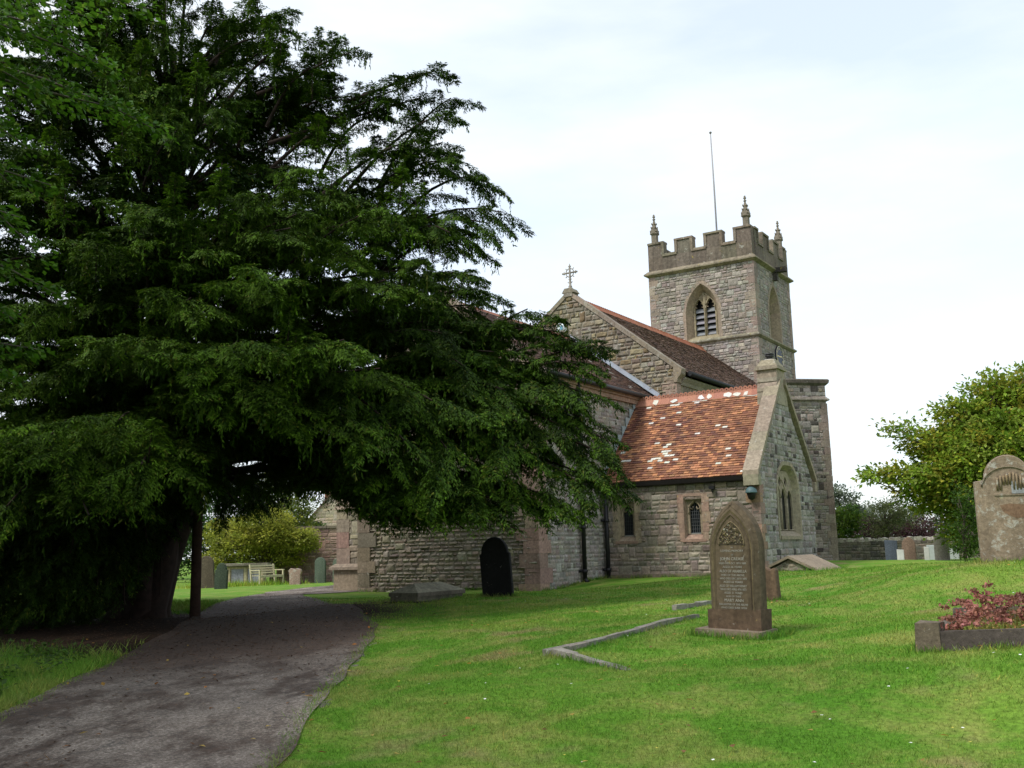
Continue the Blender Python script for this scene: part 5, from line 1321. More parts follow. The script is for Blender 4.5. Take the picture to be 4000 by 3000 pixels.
def bough(tip, zdrop=.8, width=1.0, rise=.8, dens=1.0, t0=.30, r0=.09, base=None, fresh=.5, det=1.0, tspire=None):
    tip = A(tip, float)
    rad = np.linalg.norm(tip[:2] - YO[:2])
    if base is None:
        base = YO + A([0, 0, max(2.8, (tip[2] - YO[2]) * .85 - .08 * rad)]) + A([*(rng.normal(0, .25, 2)), 0])
        base[:2] += (tip[:2] - YO[:2]) * .06
    L_ = np.linalg.norm(tip - base)
    side = np.cross(unit(tip - base), A([0, 0, 1.0])); side /= np.linalg.norm(side) + 1e-9
    wv_ = rng.normal(0, .04 * L_); wz_ = rng.normal(0, .02 * L_)
    C_ = lambda q: base + (tip - base) * q[:, None] + A([0, 0, 1.0]) * (rise * 4 * q * (1 - q))[:, None] + side * (wv_ * np.sin(q * math.pi))[:, None] + A([0, 0, 1.0]) * (wz_ * np.sin(q * 5))[:, None]
    cp = C_(np.linspace(.05, .97, 8)); wood.tube(list(cp), list(np.linspace(r0, .012, 8)), 5, tj(bk_, .2), caps=False)
    npl = max(2, int(L_ * (1 - t0) / .42 * dens)); t = np.linspace(t0, .93, npl) + rng.uniform(-.02, .02, npl)
    P0 = C_(t); F0 = unit(C_(t + .02) - C_(t - .02)); bt = rng.uniform(.75, 1.2)
    for i in range(npl):
        sg = 1 if i % 2 else -1
        S0 = unit(np.cross(F0[i], A([0, 0, 1.0])))
        d = unit(F0[i] * rng.uniform(.6, 1.0) + S0 * sg * rng.uniform(.35, .95) + A([0, 0, rng.uniform(-.15, .30)]))
        sz = width * rng.uniform(.75, 1.25) * (1.25 - .55 * t[i])
        plume(P0[i], d, 1.15 * sz, .42 * sz, zdrop, det, fresh, bt * rng.uniform(.85, 1.15))
    F1 = unit(C_(A([.99]))[0] - C_(A([.9]))[0])
    sz = width * rng.uniform(.8, 1.1); st = C_(A([1 - min(.25, .7 * sz / L_)]))[0]
    if tspire is None: tspire = F1[2] > .25
    plume(st, unit(F1 + A([0, 0, .25 if tspire else -.1])), .95 * sz, (.22 if tspire else .38) * sz, zdrop, det * 1.1, min(1, fresh * 1.15), bt, tspire)
def strands():
    """pendulous twigs hanging from the sprays"""
    P_ = np.concatenate(SP); C_ = np.concatenate(ST); k = rng.choice(len(P_), int(len(P_) * .009), replace=False)
    for _ in range(7):
        pass
    m = 9; ln_ = rng.uniform(.08, .38, len(k)); hz = rng.normal(0, .12, (len(k), 3)) * A([1, 1, 0])
    for j in range(m):
        f_ = (j + rng.random(len(k))) / m
        q = P_[k] + (A([0, 0, -1.0]) + hz * (1 - f_[:, None])) * (f_ * ln_)[:, None]
        d = unit(A([0, 0, -1.0]) + rng.normal(0, .42, (len(k), 3)))
        SP.append(q); SDr.append(d); SN.append(unit(rng.normal(0, 1, (len(k), 3)))); SL.append(rng.uniform(.05, .11, len(k))); SW.append(rng.uniform(.018, .032, len(k))); ST.append(C_[k] * rng.uniform(.75, 1.15, (len(k), 1)))
def pt(px, py, Y): return at(px, py, Y)
# boughs whose tips show against sky and church (right side and top of the crown)
for px, py, Y, rise, dr, wd in (
    (480, 5, 20, .3, .5, .8), (545, 20, 20.5, .3, .6, .8), (600, 45, 20, .3, .6, .8), (668, 50, 20, .2, .6, .7), (640, 130, 20.5, .3, .8, .8), (735, 92, 19.5, .1, .7, .75), (800, 95, 20, .1, .6, .7), (770, 72, 20.5, .1, .5, .6),
    (800, 180, 20, .4, .8, .8), (870, 205, 20, .5, .9, .8), (930, 160, 20, .1, .7, .7), (960, 185, 20, .1, .7, .6), (1003, 135, 20, .0, .6, .65), (1020, 195, 20, .1, .9, .75), (1025, 232, 19.8, .3, 1.2, .75), (960, 290, 19.5, .5, 1.0, .8),
    (1005, 305, 20, .4, 1.0, .75), (1008, 345, 19.5, .5, 1.1, .8), (1060, 350, 20, .6, .9, .75), (1105, 385, 20, .8, 1.2, .8), (1140, 452, 19.7, 1.0, 1.4, .85), (1110, 470, 19.5, .9, 1.6, .85), (1020, 500, 19, .8, 1.4, .9),
    (1062, 525, 19.5, .6, 1.0, .75), (1075, 560, 19.5, .5, 1.1, .75), (1085, 610, 19, .6, 1.3, .8), (1090, 650, 19, .7, 1.5, .8), (1000, 640, 18.5, .7, 1.4, .9), (1040, 590, 19, .5, 1.2, .8),
    (1165, 665, 18.5, .3, 1.0, .75), (1210, 690, 18.5, .4, .9, .8), (1240, 735, 18.2, .5, 1.0, .85), (1200, 770, 18, .4, 1.2, .9), (1285, 750, 18, .3, .8, .7), (1322, 765, 18, .2, .9, .7), (1300, 800, 17.8, .3, 1.2, .85), (1280, 830, 17.6, .4, 1.3, .9), (1230, 850, 17.5, .5, 1.4, 1.0),
    (1290, 890, 17.6, .1, 1.0, .8), (1250, 930, 17.3, .3, 1.2, .9), (1345, 958, 17.2, .1, 1.0, .75), (1300, 985, 17, .3, 1.2, .9), (1375, 1020, 17, .3, 1.1, .7), (1366, 1050, 17, .4, 1.2, .75), (1290, 1060, 16.8, .5, 1.1, .9), (1200, 1085, 16.6, .5, 1.0, 1.0), (1120, 1105, 16.4, .6, .9, 1.1),
    (1050, 1100, 16.2, .7, .9, 1.1), (960, 1085, 16, .7, 1.0, 1.1), (870, 1090, 16, .8, 1.1, 1.1), (800, 1065, 16.4, .8, 1.1, 1.0), (760, 1030, 17, .9, 1.1, 1.0), (1140, 1000, 16.4, .6, 1.2, 1.1), (1000, 990, 15.8, .8, 1.3, 1.2), (900, 960, 15.5, .8, 1.3, 1.2), (1150, 920, 16.8, .6, 1.3, 1.1),
    (1050, 690, 18.4, .4, 1.1, .9), (1090, 720, 18.2, .4, 1.1, .9), (1120, 690, 18.5, .3, 1.0, .8), (1120, 850, 17, .6, 1.3, 1.0), (1040, 800, 17, .7, 1.3, 1.0), (1100, 760, 17.6, .5, 1.2, .95), (1000, 720, 17.4, .6, 1.3, 1.0), (960, 870, 16, .8, 1.3, 1.1)):
    tip = pt(px, py, Y); ax = YO + A([0, 0, max(3.0, (tip[2] - YO[2]) * .8)])
    fr0 = rng.uniform(.30, .52); side0 = np.cross(unit(tip - ax), A([0, 0, 1.0]))
    tip = tip + unit(ax - tip) * (.42 if py < 655 else .17)
    bs = tip + (ax - tip) * fr0 + A([0, 0, -rng.uniform(-.1, 1.1)]) + side0 * rng.normal(0, .7)
    bs[2] = max(bs[2], min(4.3, tip[2] + 1.2), 3.1)
    bough(tip, dr, wd * 1.05, rise * .6 + rng.uniform(0, .25), 1.15, .12, .045, bs)
    if rng.random() < .45:
        q = tip + (ax - tip) * rng.uniform(.08, .3) + side0 * rng.normal(0, .3); hh_ = rng.uniform(.5, .95)
        plume(q, A([*rng.normal(0, .2, 2), 1.0]), hh_, .24, .7, 1.1, .8, 1.05, True)
# upright leaders catching the light
for px, py, Y, h in ((628, 600, 15.5, 1.5), (640, 690, 15.2, 1.1), (480, 320, 16, 1.4), (380, 345, 16, 1.3), (110, 240, 17, 1.4), (310, 60, 18, 1.2), (430, 90, 18, 1.3), (690, 225, 18, 1.1), (330, 880, 14.3, .8), (235, 1000, 14.2, .6), (720, 330, 17, .9), (870, 340, 17, .9)):
    tip = pt(px, py, Y); foot = tip - A([.1, -.15, h])
    plume(foot, tip - foot + A([.02, 0, 0]), h * 1.0, .34, .7, 1.2, 1.0, 1.15, True); wood.tube([foot, tip - A([0, 0, .25])], [.013, .006], 5, bk_)
    bough(foot + A([rng.uniform(-.2, .2), -.9, -.35]), 1.2, .6, .3, 1.0, .35, .05, None, .9)
# the sunlit pads low on the near side
for px, py, Y in ((880, 1120, 15.8), (940, 1105, 15.6), (1020, 1125, 15.8), (1090, 1125, 16), (1160, 1120, 16.2), (1230, 1095, 16.4), (820, 1100, 15.6), (30, 820, 16), (80, 860, 17), (-20, 900, 16), (20, 760, 17), (60, 700, 17), (-40, 780, 18), (120, 800, 16.5), (20, 950, 15.5), (-30, 1010, 16), (110, 925, 14.2), (160, 990, 14), (270, 1110, 14), (300, 1000, 13.8), (255, 900, 14.2), (330, 720, 14.8), (520, 720, 14.5), (560, 790, 14.5), (680, 750, 15), (760, 790, 15), (200, 720, 15.2), (420, 640, 15.2), (850, 620, 16), (780, 520, 16.5), (650, 480, 16), (560, 430, 16), (300, 450, 15.8), (180, 520, 16), (740, 410, 17), (880, 440, 17), (420, 800, 14.4), (480, 900, 14.6), (640, 880, 14.8), (760, 900, 15), (90, 640, 16), (840, 760, 15.5), (930, 560, 17), (590, 600, 15.2)):
    bough(pt(px, py, Y), 1.15, 1.15, .6, 1.05, .45, .06, None, .8)
# curtain over the path on the far side of the bole
for px, py, Y in ((490, 1090, 24.5), (530, 1085, 25.5), (570, 1095, 25), (610, 1080, 25), (560, 1060, 27), (640, 985, 26), (500, 1050, 27), (520, 1090, 23), (590, 1080, 23)):
    bough(pt(px, py, Y), 1.7, .9, .5, 1.0, .4, .06, None, .3)
# the rest of the crown, all round
for k in range(120):
    az = rng.uniform(0, 2 * math.pi)
    if k < 85: az = rng.uniform(math.pi * .98, math.pi * 2.05)        # the side towards the path and lawn
    z = rng.uniform(1.6, 13.6); R_ = Rz(z) * rng.uniform(.5, .84 if math.cos(az) > -.2 else 1.0)
    tip = YO + A([R_ * math.cos(az), R_ * math.sin(az) * .92, z])
    bough(tip, rng.uniform(.8, 1.4), rng.uniform(.8, 1.2), rng.uniform(.3, 1.0), .85, .42, .06, None, .55)
for k in range(90):                                                  # inner boughs
    az = rng.uniform(0, 2 * math.pi); z = rng.uniform(3.2, 12.5); R_ = Rz(z) * rng.uniform(.3, .6)
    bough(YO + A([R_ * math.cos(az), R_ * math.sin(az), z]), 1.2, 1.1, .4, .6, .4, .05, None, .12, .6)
for k in range(110):                                                  # low skirt left of the bole
    az = rng.uniform(math.pi * .72, math.pi * 1.50); z = rng.uniform(.25, 3.2); R_ = rng.uniform(1.6, 8.8)
    if R_ * math.sin(az) < -7.6 or (math.cos(az) > -.25 and R_ > 4.2): R_ *= .5
    bough(YO + A([R_ * math.cos(az), R_ * math.sin(az), z]), 1.3, 1.1, .6, .7, .3, .05, YO + A([0, 0, 3.2]), .15, .7)
for px, py, Y in ((40, 1250, 18), (120, 1280, 18), (200, 1300, 18.5), (60, 1180, 18), (250, 1240, 18.5), (150, 1190, 17.5), (0, 1300, 18), (-60, 1250, 18), (270, 1320, 19.5), (90, 1320, 19), (180, 1110, 16.5), (60, 1080, 16), (320, 1180, 19), (300, 1250, 19.5), (-40, 1120, 17), (330, 1080, 18), (230, 1340, 20), (20, 1345, 19.5), (130, 1350, 20), (345, 1300, 20.3), (-100, 1330, 19), (350, 1120, 19)):
    bough(at(px, py, Y), 1.1, 1.15, .6, 1.15, .3, .05, YO + A([-.6, -.3, 3.0]), .28)
for k in range(52):                                                   # more upright leaders over the near face
    az = rng.uniform(math.pi * .95, math.pi * 1.95); z = rng.uniform(3.2, 12.5); R_ = Rz(z) * rng.uniform(.72, .92)
    q = YO + A([R_ * math.cos(az), R_ * math.sin(az), z]); hh_ = rng.uniform(.7, 1.4)
    plume(q, A([*rng.normal(0, .12, 2), 1.0]), hh_, .30, .7, 1.1, rng.uniform(.5, 1.0), rng.uniform(.9, 1.2), True)
    wood.tube([q + A([0, 0, .05]), q + A([0, 0, hh_ * .7])], [.011, .005], 5, bk_)
for k in range(60):
    az = rng.uniform(0, 2 * math.pi); z = rng.uniform(6.0, 13.4); R_ = Rz(z) * rng.uniform(.35, .8)
    bough(YO + A([R_ * math.cos(az), R_ * math.sin(az), z]), 1.0, 1.25, .3, .95, .35, .05, None, .4, .85)
strands()
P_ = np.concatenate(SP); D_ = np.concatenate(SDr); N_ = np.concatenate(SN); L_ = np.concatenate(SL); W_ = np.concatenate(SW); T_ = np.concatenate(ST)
# headroom over the path: the crown stops about 2.4 m up east of the bole and sweeps lower west of it
low = np.interp(P_[:, 0], [-9.2, -8.2, -7.3, -6.6, -5.5, -3.2, 0, 2.5], [.35, .45, 1.2, 2.5, 2.45, 2.18, 2.22, 2.4]) + .16 * np.sin(P_[:, 0] * 1.9) * np.cos(P_[:, 1] * 1.3)
_e = A([-2.75, 15.5]); _g = A([-5.3, 27.0]) - _e; _g = _g / np.linalg.norm(_g); _dl = (P_[:, 0] - _e[0]) * _g[1] - (P_[:, 1] - _e[1]) * _g[0]
low += .62 * np.exp(-(_dl / .62) ** 2)                                 # clipped headroom along the path
low += np.interp(P_[:, 1], [15, 19, 24], [-.1, 0, .2]) * (P_[:, 0] > -7.5) - rng.random(len(P_)) ** 3 * .35
ok = (P_[:, 2] > low) & (P_[:, 1] > 10.5) & (np.abs(P_[:, 0]) < 19)
uvp = P_[:, :2] @ np.stack([VD[:2], UD[:2]], 1)                        # keep clear of the chancel
ok &= ~((uvp[:, 1] > 22.9) & (uvp[:, 0] > -20.8))
P_, D_, N_, L_, W_, T_ = P_[ok], D_[ok], N_[ok], L_[ok], W_[ok], T_[ok]
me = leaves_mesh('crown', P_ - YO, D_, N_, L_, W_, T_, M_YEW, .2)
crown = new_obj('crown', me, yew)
wood.build('boughs', M_BARK, yew, YO)

def tree(name, label, x, y, crown_, leaf, n, cols, tr=.16, group=None, cluster=.45, z0=None, bare=0.0, mat=None, droop=.2, tcol=(.085, .07, .052), cat='tree', per=26):
    """crown_: list of (dx, dy, z, rx, rz) leaf masses; limbs run from the bole to leafy clusters on them"""
    z0 = gz(x, y) if z0 is None else z0
    o = thing(name, label, cat, (x, y, z0), group=group)
    org = A([x, y, z0]); tk = MB()
    top = max(c[2] for c in crown_)
    zt = max(.5, min(c[2] - c[4] for c in crown_))
    limb(tk, (0, 0, -.2), (0.05, 0, top * .9), tr, tr * .25, 0, 7, 8, .12, tcol)
    vol = A([c[3] ** 2 * c[4] for c in crown_]); vol = vol ** .8; vol = vol / vol.sum()
    C, Dr = [], []; nc = max(12, n // per)
    for k in range(nc):
        c = crown_[rng.choice(len(crown_), p=vol)]
        d = unit(rng.normal(0, 1, 3)); r_ = rng.uniform(.42, 1.0) ** .5 * rng.uniform(.85, 1.08)
        p = A([c[0] + d[0] * c[3] * r_, c[1] + d[1] * c[3] * r_, c[2] + d[2] * c[4] * r_])
        if p[2] < .15: p[2] = .15 + rng.random() * .3
        C.append(p); Dr.append(unit(p - A([0, 0, p[2] * .55 + .2])))
        if k % 5 == 0:
            st = A([0, 0, max(.3, min(p[2] * .75, top * .8) - .12 * np.linalg.norm(p[:2]))]); limb(tk, st, p, tr * .32, .012, rng.uniform(-.1, .3), 5, 5, .15, tcol)
    C, Dr = A(C), A(Dr)
    ci = rng.integers(0, nc, n); spread = cluster * rng.uniform(.5, 1.3, nc)[ci][:, None]
    off = rng.normal(0, 1, (n, 3)) * A([1, 1, .5]) * spread * .6
    P_ = C[ci] + off; D_ = unit(Dr[ci] * .5 + off * .6 / (spread + .01) + rng.normal(0, .45, (n, 3)) + A([0, 0, -droop]))
    N_ = unit(rng.normal(0, .55, (n, 3)) + A([0, 0, 1.0]))
    cc = A(cols)[rng.choice(len(cols), nc)][ci] * rng.uniform(.7, 1.3, (n, 1)) * rng.uniform(.8, 1.2, nc)[ci][:, None]
    ok = P_[:, 2] > .05
    me = leaves_mesh('crown', P_[ok], D_[ok], N_[ok], leaf * rng.uniform(.7, 1.3, ok.sum()), leaf * rng.uniform(.45, .75, ok.sum()), cc[ok], mat or M_LEAF)
    new_obj('crown', me, o); tk.build('trunk', M_BARK, o)
    return o
def tpos(px, Y): p = at(px, 1180, Y); return p[0], p[1]
GRN = [(.055, .105, .018), (.075, .125, .022), (.045, .085, .018)]
x, y = tpos(2164, 40)
tree('sycamore_tree', 'broad sycamore with yellowing leaves and a drooping skirt at the right edge', x, y,
     [(q[0], q[1], q[2] * .9, q[3], q[4]) for q in [(.6, 0, 4.6, 2.6, 1.9), (2.2, .5, 6.3, 2.4, 1.7), (-1.7, -.4, 3.5, 1.7, 1.0), (-3.3, -.2, 3.5, 1.1, .5), (-4.5, 0, 3.75, .7, .28), (-.5, 0, 5.7, 1.3, .9), (3.5, 0, 4.6, 2.6, 2.4), (-2.4, .2, 5.0, 1.0, .5), (-3.3, .1, 5.7, .6, .3), (-1.4, .1, 6.5, .6, .35), (.2, .1, 7.3, .8, .6), (1.0, -.6, 2.2, 3.0, 1.3), (-.4, -.5, 1.5, 1.7, .9), (2.6, 0, 7.2, 1.2, .8), (-.9, -.3, 4.3, 1.9, 1.3), (-2.2, 0, 2.7, 1.3, .7)]],
     .19, 84000, [(.19, .30, .028), (.22, .33, .034), (.14, .24, .024), (.29, .33, .036), (.33, .30, .04), (.24, .31, .05)], .26, cluster=.42, droop=.35)
x, y = tpos(2086, 27)
tree('ivy_bush', 'narrow column of bright green ivy leaves just left of the big lichened headstone', x, y, [(0, 0, .7, .33, .6), (.1, .1, 1.5, .28, .55), (.35, .2, .9, .35, .8)], .075, 3200, [(.06, .125, .016), (.085, .15, .02), (.045, .09, .015)], .05, cat='bush', cluster=.18)
for px, Y, nm, lb, cr, lf, n, cols, ct in (
    (1822, 56, 'laurel_bush', 'bright yellow green bush against the turret, above the churchyard wall', [(0, 0, 1.6, 1.0, 1.2), (.5, 0, 2.3, .6, .6), (-.6, 0, 1.2, .9, 1.0)], .17, 4500, [(.095, .17, .02), (.13, .19, .025), (.05, .10, .018)], 'bush'),
    (1815, 74, 'poplar_tree', 'grey green rounded tree far behind the bright bush beside the turret', [(0, 0, 3.2, 1.7, 1.8), (-.8, 0, 4.0, 1.4, 1.4), (1.2, 0, 2.2, 1.3, 1.4)], .2, 6000, [(.12, .15, .10), (.15, .175, .12), (.09, .12, .075)], 'tree'),
    (1880, 58, 'purple_bush', 'dark purple bush behind the churchyard wall, left of the feathery tree', [(0, 0, 1.3, 1.0, .9), (.9, 0, 1.2, .8, .8)], .12, 4000, [(.055, .026, .030), (.075, .036, .040), (.040, .020, .022)], 'bush'),
    (1992, 57, 'purple_bush', 'dark purple bush behind the churchyard wall, right of the feathery tree', [(0, 0, 1.3, .9, .85), (-.6, 0, 1.1, .7, .7)], .12, 3500, [(.075, .036, .040), (.10, .045, .05), (.045, .022, .024)], 'bush'),
    (1918, 54, 'feathery_tree', 'small feathery olive green tree rising over the churchyard wall', [(0, 0, 2.1, .95, .9), (.4, 0, 2.6, .7, .6), (-.5, 0, 1.6, .7, .5), (.9, 0, 1.9, .6, .6)], .11, 3200, [(.15, .17, .06), (.18, .19, .08), (.11, .135, .045)], 'tree'),
    (1905, 80, 'willow_tree', 'pale grey green tree in the distance behind the feathery one', [(0, 0, 2.4, 2.4, 1.5), (1.6, 0, 2.7, 1.8, 1.3)], .2, 5000, [(.14, .165, .105), (.11, .14, .08)], 'tree'),
    (2010, 66, 'hedgerow_tree', 'dark green tree low behind the sycamore', [(0, 0, 1.8, 2.5, 1.6), (2.5, 0, 2.2, 2.4, 1.9), (5, 0, 2.4, 2.4, 2.0)], .2, 6000, [(.03, .06, .015), (.045, .08, .02)], 'tree')):
    x, y = tpos(px, Y)
    tree(nm, lb, x, y, cr, lf, n, cols, .10, cat=ct, cluster=.38, group='dark purple bushes behind the churchyard wall' if nm == 'purple_bush' else None)
x, y = tpos(583, 51.5)
tree('golden_tree', 'small golden green spreading tree over the table tomb', x, y, [(0, 0, 2.2, 1.6, .8), (-1.4, -.3, 1.9, 1.5, .8), (1.3, 0, 2.1, 1.2, .6), (-.3, 0, 3.0, 1.5, .7), (-2.2, .2, 2.5, 1.0, .8), (.6, .2, 1.2, .9, .4), (1.9, -.2, 1.9, .6, .35), (-2.4, -.2, 1.4, .9, .6)], .13, 24000, [(.31, .33, .045), (.27, .30, .045), (.36, .36, .055), (.18, .22, .03)], .13, cluster=.28)
for px, Y, nm, lb, cr, n, cols in (
    (610, 66, 'lime_tree', 'tall yellow green tree behind the golden tree', [(0, 0, 4.2, 1.9, 1.6), (-1.2, 0, 5.0, 1.8, 1.6), (.6, 0, 3.0, 1.6, 1.2)], 7000, [(.13, .17, .03), (.10, .15, .03), (.17, .19, .035)]),
    (648, 78, 'hedgerow_tree', 'mid green tree left of the cottage gable', [(0, 0, 2.4, 1.7, 1.6), (-1.6, 0, 3.3, 1.7, 1.8)], 5000, [(.06, .12, .03), (.08, .14, .035)]),
    (455, 60, 'hedgerow_tree', 'dark green tree seen between the post and the golden tree', [(0, 0, 3.0, 1.6, 2.2), (-1.6, 0, 2.6, 1.8, 2.2)], 6000, [(.045, .10, .02), (.06, .125, .025), (.03, .06, .018)]),
    (330, 70, 'hedgerow_tree', 'green tree far behind the yew bole', [(0, 0, 3.4, 3.2, 2.6), (-3.5, 0, 3.0, 3.0, 2.4)], 7000, GRN),
    (120, 68, 'hedgerow_tree', 'green tree glimpsed far behind the low left skirt of the yew', [(0, 0, 3.4, 3.4, 2.8), (-4, 0, 3.2, 3.4, 2.6), (4, 0, 2.6, 2.6, 2.0)], 8000, GRN),
    (-120, 64, 'hedgerow_tree', 'green tree beyond the left edge of the churchyard', [(0, 0, 3.4, 3.4, 2.8), (-4, 0, 3.2, 3.4, 2.6)], 6000, GRN)):
    x, y = tpos(px, Y)
    tree(nm, lb, x, y, cr, .2, n, cols, .14, cluster=.5)

# --- broad-leaved tree whose branches hang in at the left edge
bx, by = -10.6, 11.6
o = thing('beech_tree', 'fresh green broad leaved tree hanging leafy branches in at the left edge', 'tree', (bx, by, gz(bx, by)))
org = A([bx, by, gz(bx, by)]); tk = MB(); bc_ = (.10, .085, .07)
limb(tk, org - A([0, 0, .2]), org + A([.2, .1, 9.5]), .34, .10, 0, 8, 10, .15, bc_)
LP, LD, LN = [], [], []
for px, py, Y, n in ((345, 285, 13, 620), (330, 20, 13, 380), (240, 150, 12.6, 480), (150, 60, 12.2, 420), (70, 190, 12, 380), (110, 400, 12.4, 330), (60, 320, 12, 320), (130, 640, 13, 360), (95, 560, 12.5, 340), (85, 755, 13, 330), (30, 690, 12.4, 300), (45, 470, 12, 320), (15, 600, 12, 300), (20, 60, 11.6, 300), (285, 240, 13.2, 380), (200, 40, 13.2, 380), (15, 800, 12.6, 260), (-60, 500, 12, 300), (-60, 250, 12, 300), (-80, 700, 12.5, 300), (10, 250, 12.6, 260), (25, 400, 12.8, 260)):
    tip = at(px, py, Y); st = org + A([.2, .1, min(9.0, max(3.0, tip[2] * .9 + .5))])
    pts = limb(tk, st, tip, .06, .006, .5, 9, 5, .2, bc_)
    pts = A(pts); seg = rng.uniform(.42, 1, n) ** .8
    base_ = np.stack([np.interp(seg, np.linspace(0, 1, 9), pts[:, k]) for k in range(3)], 1)
    fw = unit(pts[-1] - pts[3]); sd = unit(np.cross(fw, A([0, 0, 1.0])))
    side_ = rng.choice([-1, 1], n)[:, None]; q = rng.uniform(0, 1, (n, 1)) ** .7 * (1.15 - seg[:, None]) * 1.5
    LP.append(base_ + sd * side_ * q * .7 + fw * q * .5 + A([0, 0, -.25]) * q ** 2 + rng.normal(0, .05, (n, 3)))
    LD.append(unit(fw * .7 + sd * side_ * .7 + rng.normal(0, .35, (n, 3)) + A([0, 0, -.25]))); LN.append(unit(rng.normal(0, .4, (n, 3)) + A([0, 0, 1.0])))
for k in range(26):                                              # the rest of its crown, out of the picture
    az = rng.uniform(1.7, 4.9); z = rng.uniform(3, 10); tip = org + A([4.2 * math.cos(az), 4.2 * math.sin(az), z]); limb(tk, org + A([.2, .1, z * .8]), tip, .05, .006, .4, 6, 5, .2, bc_)
    n = 420; c = org + (tip - org) * A([.75, .75, 1])
    LP.append(c + rng.normal(0, .55, (n, 3)) * A([1, 1, .5])); LD.append(unit(rng.normal(0, 1, (n, 3)))); LN.append(unit(rng.normal(0, .4, (n, 3)) + A([0, 0, 1.0])))
for k in range(110):                                              # unseen low branches added left of the path to shade the verge
    tip = A([rng.uniform(-13.5, -5.5), rng.uniform(1.5, 9.0), rng.uniform(3.6, 8.5)])
    if -tip[0] < .56 * tip[1] + 1.3: continue
    limb(tk, org + A([.2, .1, min(8.5, tip[2])]), tip, .06, .006, .4, 6, 5, .2, bc_); n = 480
    LP.append(tip + rng.normal(0, .6, (n, 3)) * A([1, 1, .5])); LD.append(unit(rng.normal(0, 1, (n, 3)))); LN.append(unit(rng.normal(0, .4, (n, 3)) + A([0, 0, 1.0])))
for k in range(16):                                              # unseen high branches added overhead to shade the path and verge
    tip = A([rng.uniform(-9.5, -3.0), rng.uniform(2.5, 10.5), 0]); tip[2] = max(7.2, 1.9 + .62 * tip[1]) + rng.uniform(.3, 2.2)
    limb(tk, org + A([.2, .1, 7.2]), tip, .06, .006, .4, 6, 5, .2, bc_); n = 480
    LP.append(tip + rng.normal(0, .62, (n, 3)) * A([1, 1, .45]) + A([0, 0, .3])); LD.append(unit(rng.normal(0, 1, (n, 3)))); LN.append(unit(rng.normal(0, .4, (n, 3)) + A([0, 0, 1.0])))
LP, LD, LN = np.concatenate(LP), np.concatenate(LD), np.concatenate(LN); n = len(LP)
cc = A([(.062, .15, .010), (.085, .19, .014), (.045, .115, .010), (.13, .21, .025)])[rng.choice(4, n, p=[.4, .3, .22, .08])] * rng.uniform(.75, 1.25, (n, 1))
new_obj('crown', leaves_mesh('crown', LP - org, LD, LN, rng.uniform(.075, .115, n), rng.uniform(.055, .085, n), cc, M_LEAF, .12), o)
tk.build('trunk', M_BARK, o, org)

# ------------------------------------------------------------------ grass blades, verge, leaves
def turf_blade_mat():
    m, n, p = nodes_of('grass_blades'); tc = nd(n, 'ShaderNodeTexCoord').outputs['Object']
    at_ = nd(n, 'ShaderNodeAttribute', attribute_name='tint').outputs['Color']
    mpz = nd(n, 'ShaderNodeMapping'); mpz.inputs['Scale'].default_value = (1, 1, 0.0); L(n, tc, mpz.inputs['Vector'])
    c = mix(n, 1.0, turf_color(n, tc), at_, 'MULTIPLY')
    L(n, c, p.inputs['Base Color']); p.inputs['Roughness'].default_value = .7; p.inputs['Specular IOR Level'].default_value = .2
    tr = nd(n, 'ShaderNodeBsdfTranslucent'); L(n, c, tr.inputs['Color']); ms = nd(n, 'ShaderNodeMixShader'); ms.inputs[0].default_value = .3
    L(n, p.outputs[0], ms.inputs[1]); L(n, tr.outputs[0], ms.inputs[2]); L(n, ms.outputs[0], n.nodes['Material Output'].inputs['Surface'])
    return m
M_BLADE = turf_blade_mat()
def blades(x, y, h, wdt, tint, mat, name, bend=.5):
    n = len(x); z = surf(x, y); a = rng.uniform(0, 2 * math.pi, n); b0 = np.stack([x, y, z - .004], 1)
    s = np.stack([np.cos(a), np.sin(a), np.zeros(n)], 1) * wdt[:, None] * .5
    ld = rng.normal(0, 1, (n, 2)) * bend * h[:, None]
    tip = b0 + np.stack([ld[:, 0], ld[:, 1], h], 1)
    V = np.stack([b0 - s, b0 + s, tip], 1).reshape(-1, 3); F = np.arange(n * 3).reshape(-1, 3)
    return new_obj(name, np_mesh(name, V, F, tint, [mat]))
N = 430000
yy = 4.6 * (26 / 4.6) ** (rng.random(N) ** .85); ang = rng.uniform(-.52, .53, N); xx = yy * np.tan(ang)
jx = rng.normal(0, .045, N) + .05 * np.sin(yy * 3.1) + .04 * np.sin(yy * 7.7)
keep = ~in_poly(xx + np.where(xx > -3.0 - (yy - 8) * .12, 1, -1) * (.05 + np.abs(jx)), yy, PATH_POLY)
for gx_, gy_, r_ in ((px_, py_, .36),): keep &= np.hypot(xx - gx_, yy - gy_) > r_
rel = np.stack([xx - s0[0], yy - s0[1]], 1); a_ = rel @ dS; c_ = rel @ nS
keep &= ~((a_ > 0) & (a_ < 2.5) & (c_ > 0) & (c_ < 1.72))
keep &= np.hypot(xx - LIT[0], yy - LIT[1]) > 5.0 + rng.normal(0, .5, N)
uvb = np.stack([xx, yy], 1) @ np.stack([VD[:2], UD[:2]], 1)
keep &= ~((uvb[:, 1] > 23.4) & (uvb[:, 0] < vC1)) & ~((uvb[:, 1] > uV0 - .15) & (uvb[:, 0] < vV1))
verge = xx < np.interp(yy, pl[:, 1], pl[:, 0])
xx, yy, verge = xx[keep], yy[keep], verge[keep]; n = len(xx)
patch = .5 + .5 * np.sin(xx * 1.3 + 2 * np.sin(yy * .8)) * np.cos(yy * 1.1 + xx * .5)
h = rng.uniform(.014, .034, n) * (.75 + .5 * patch) * (1 + (rng.random(n) < .02) * 1.0)
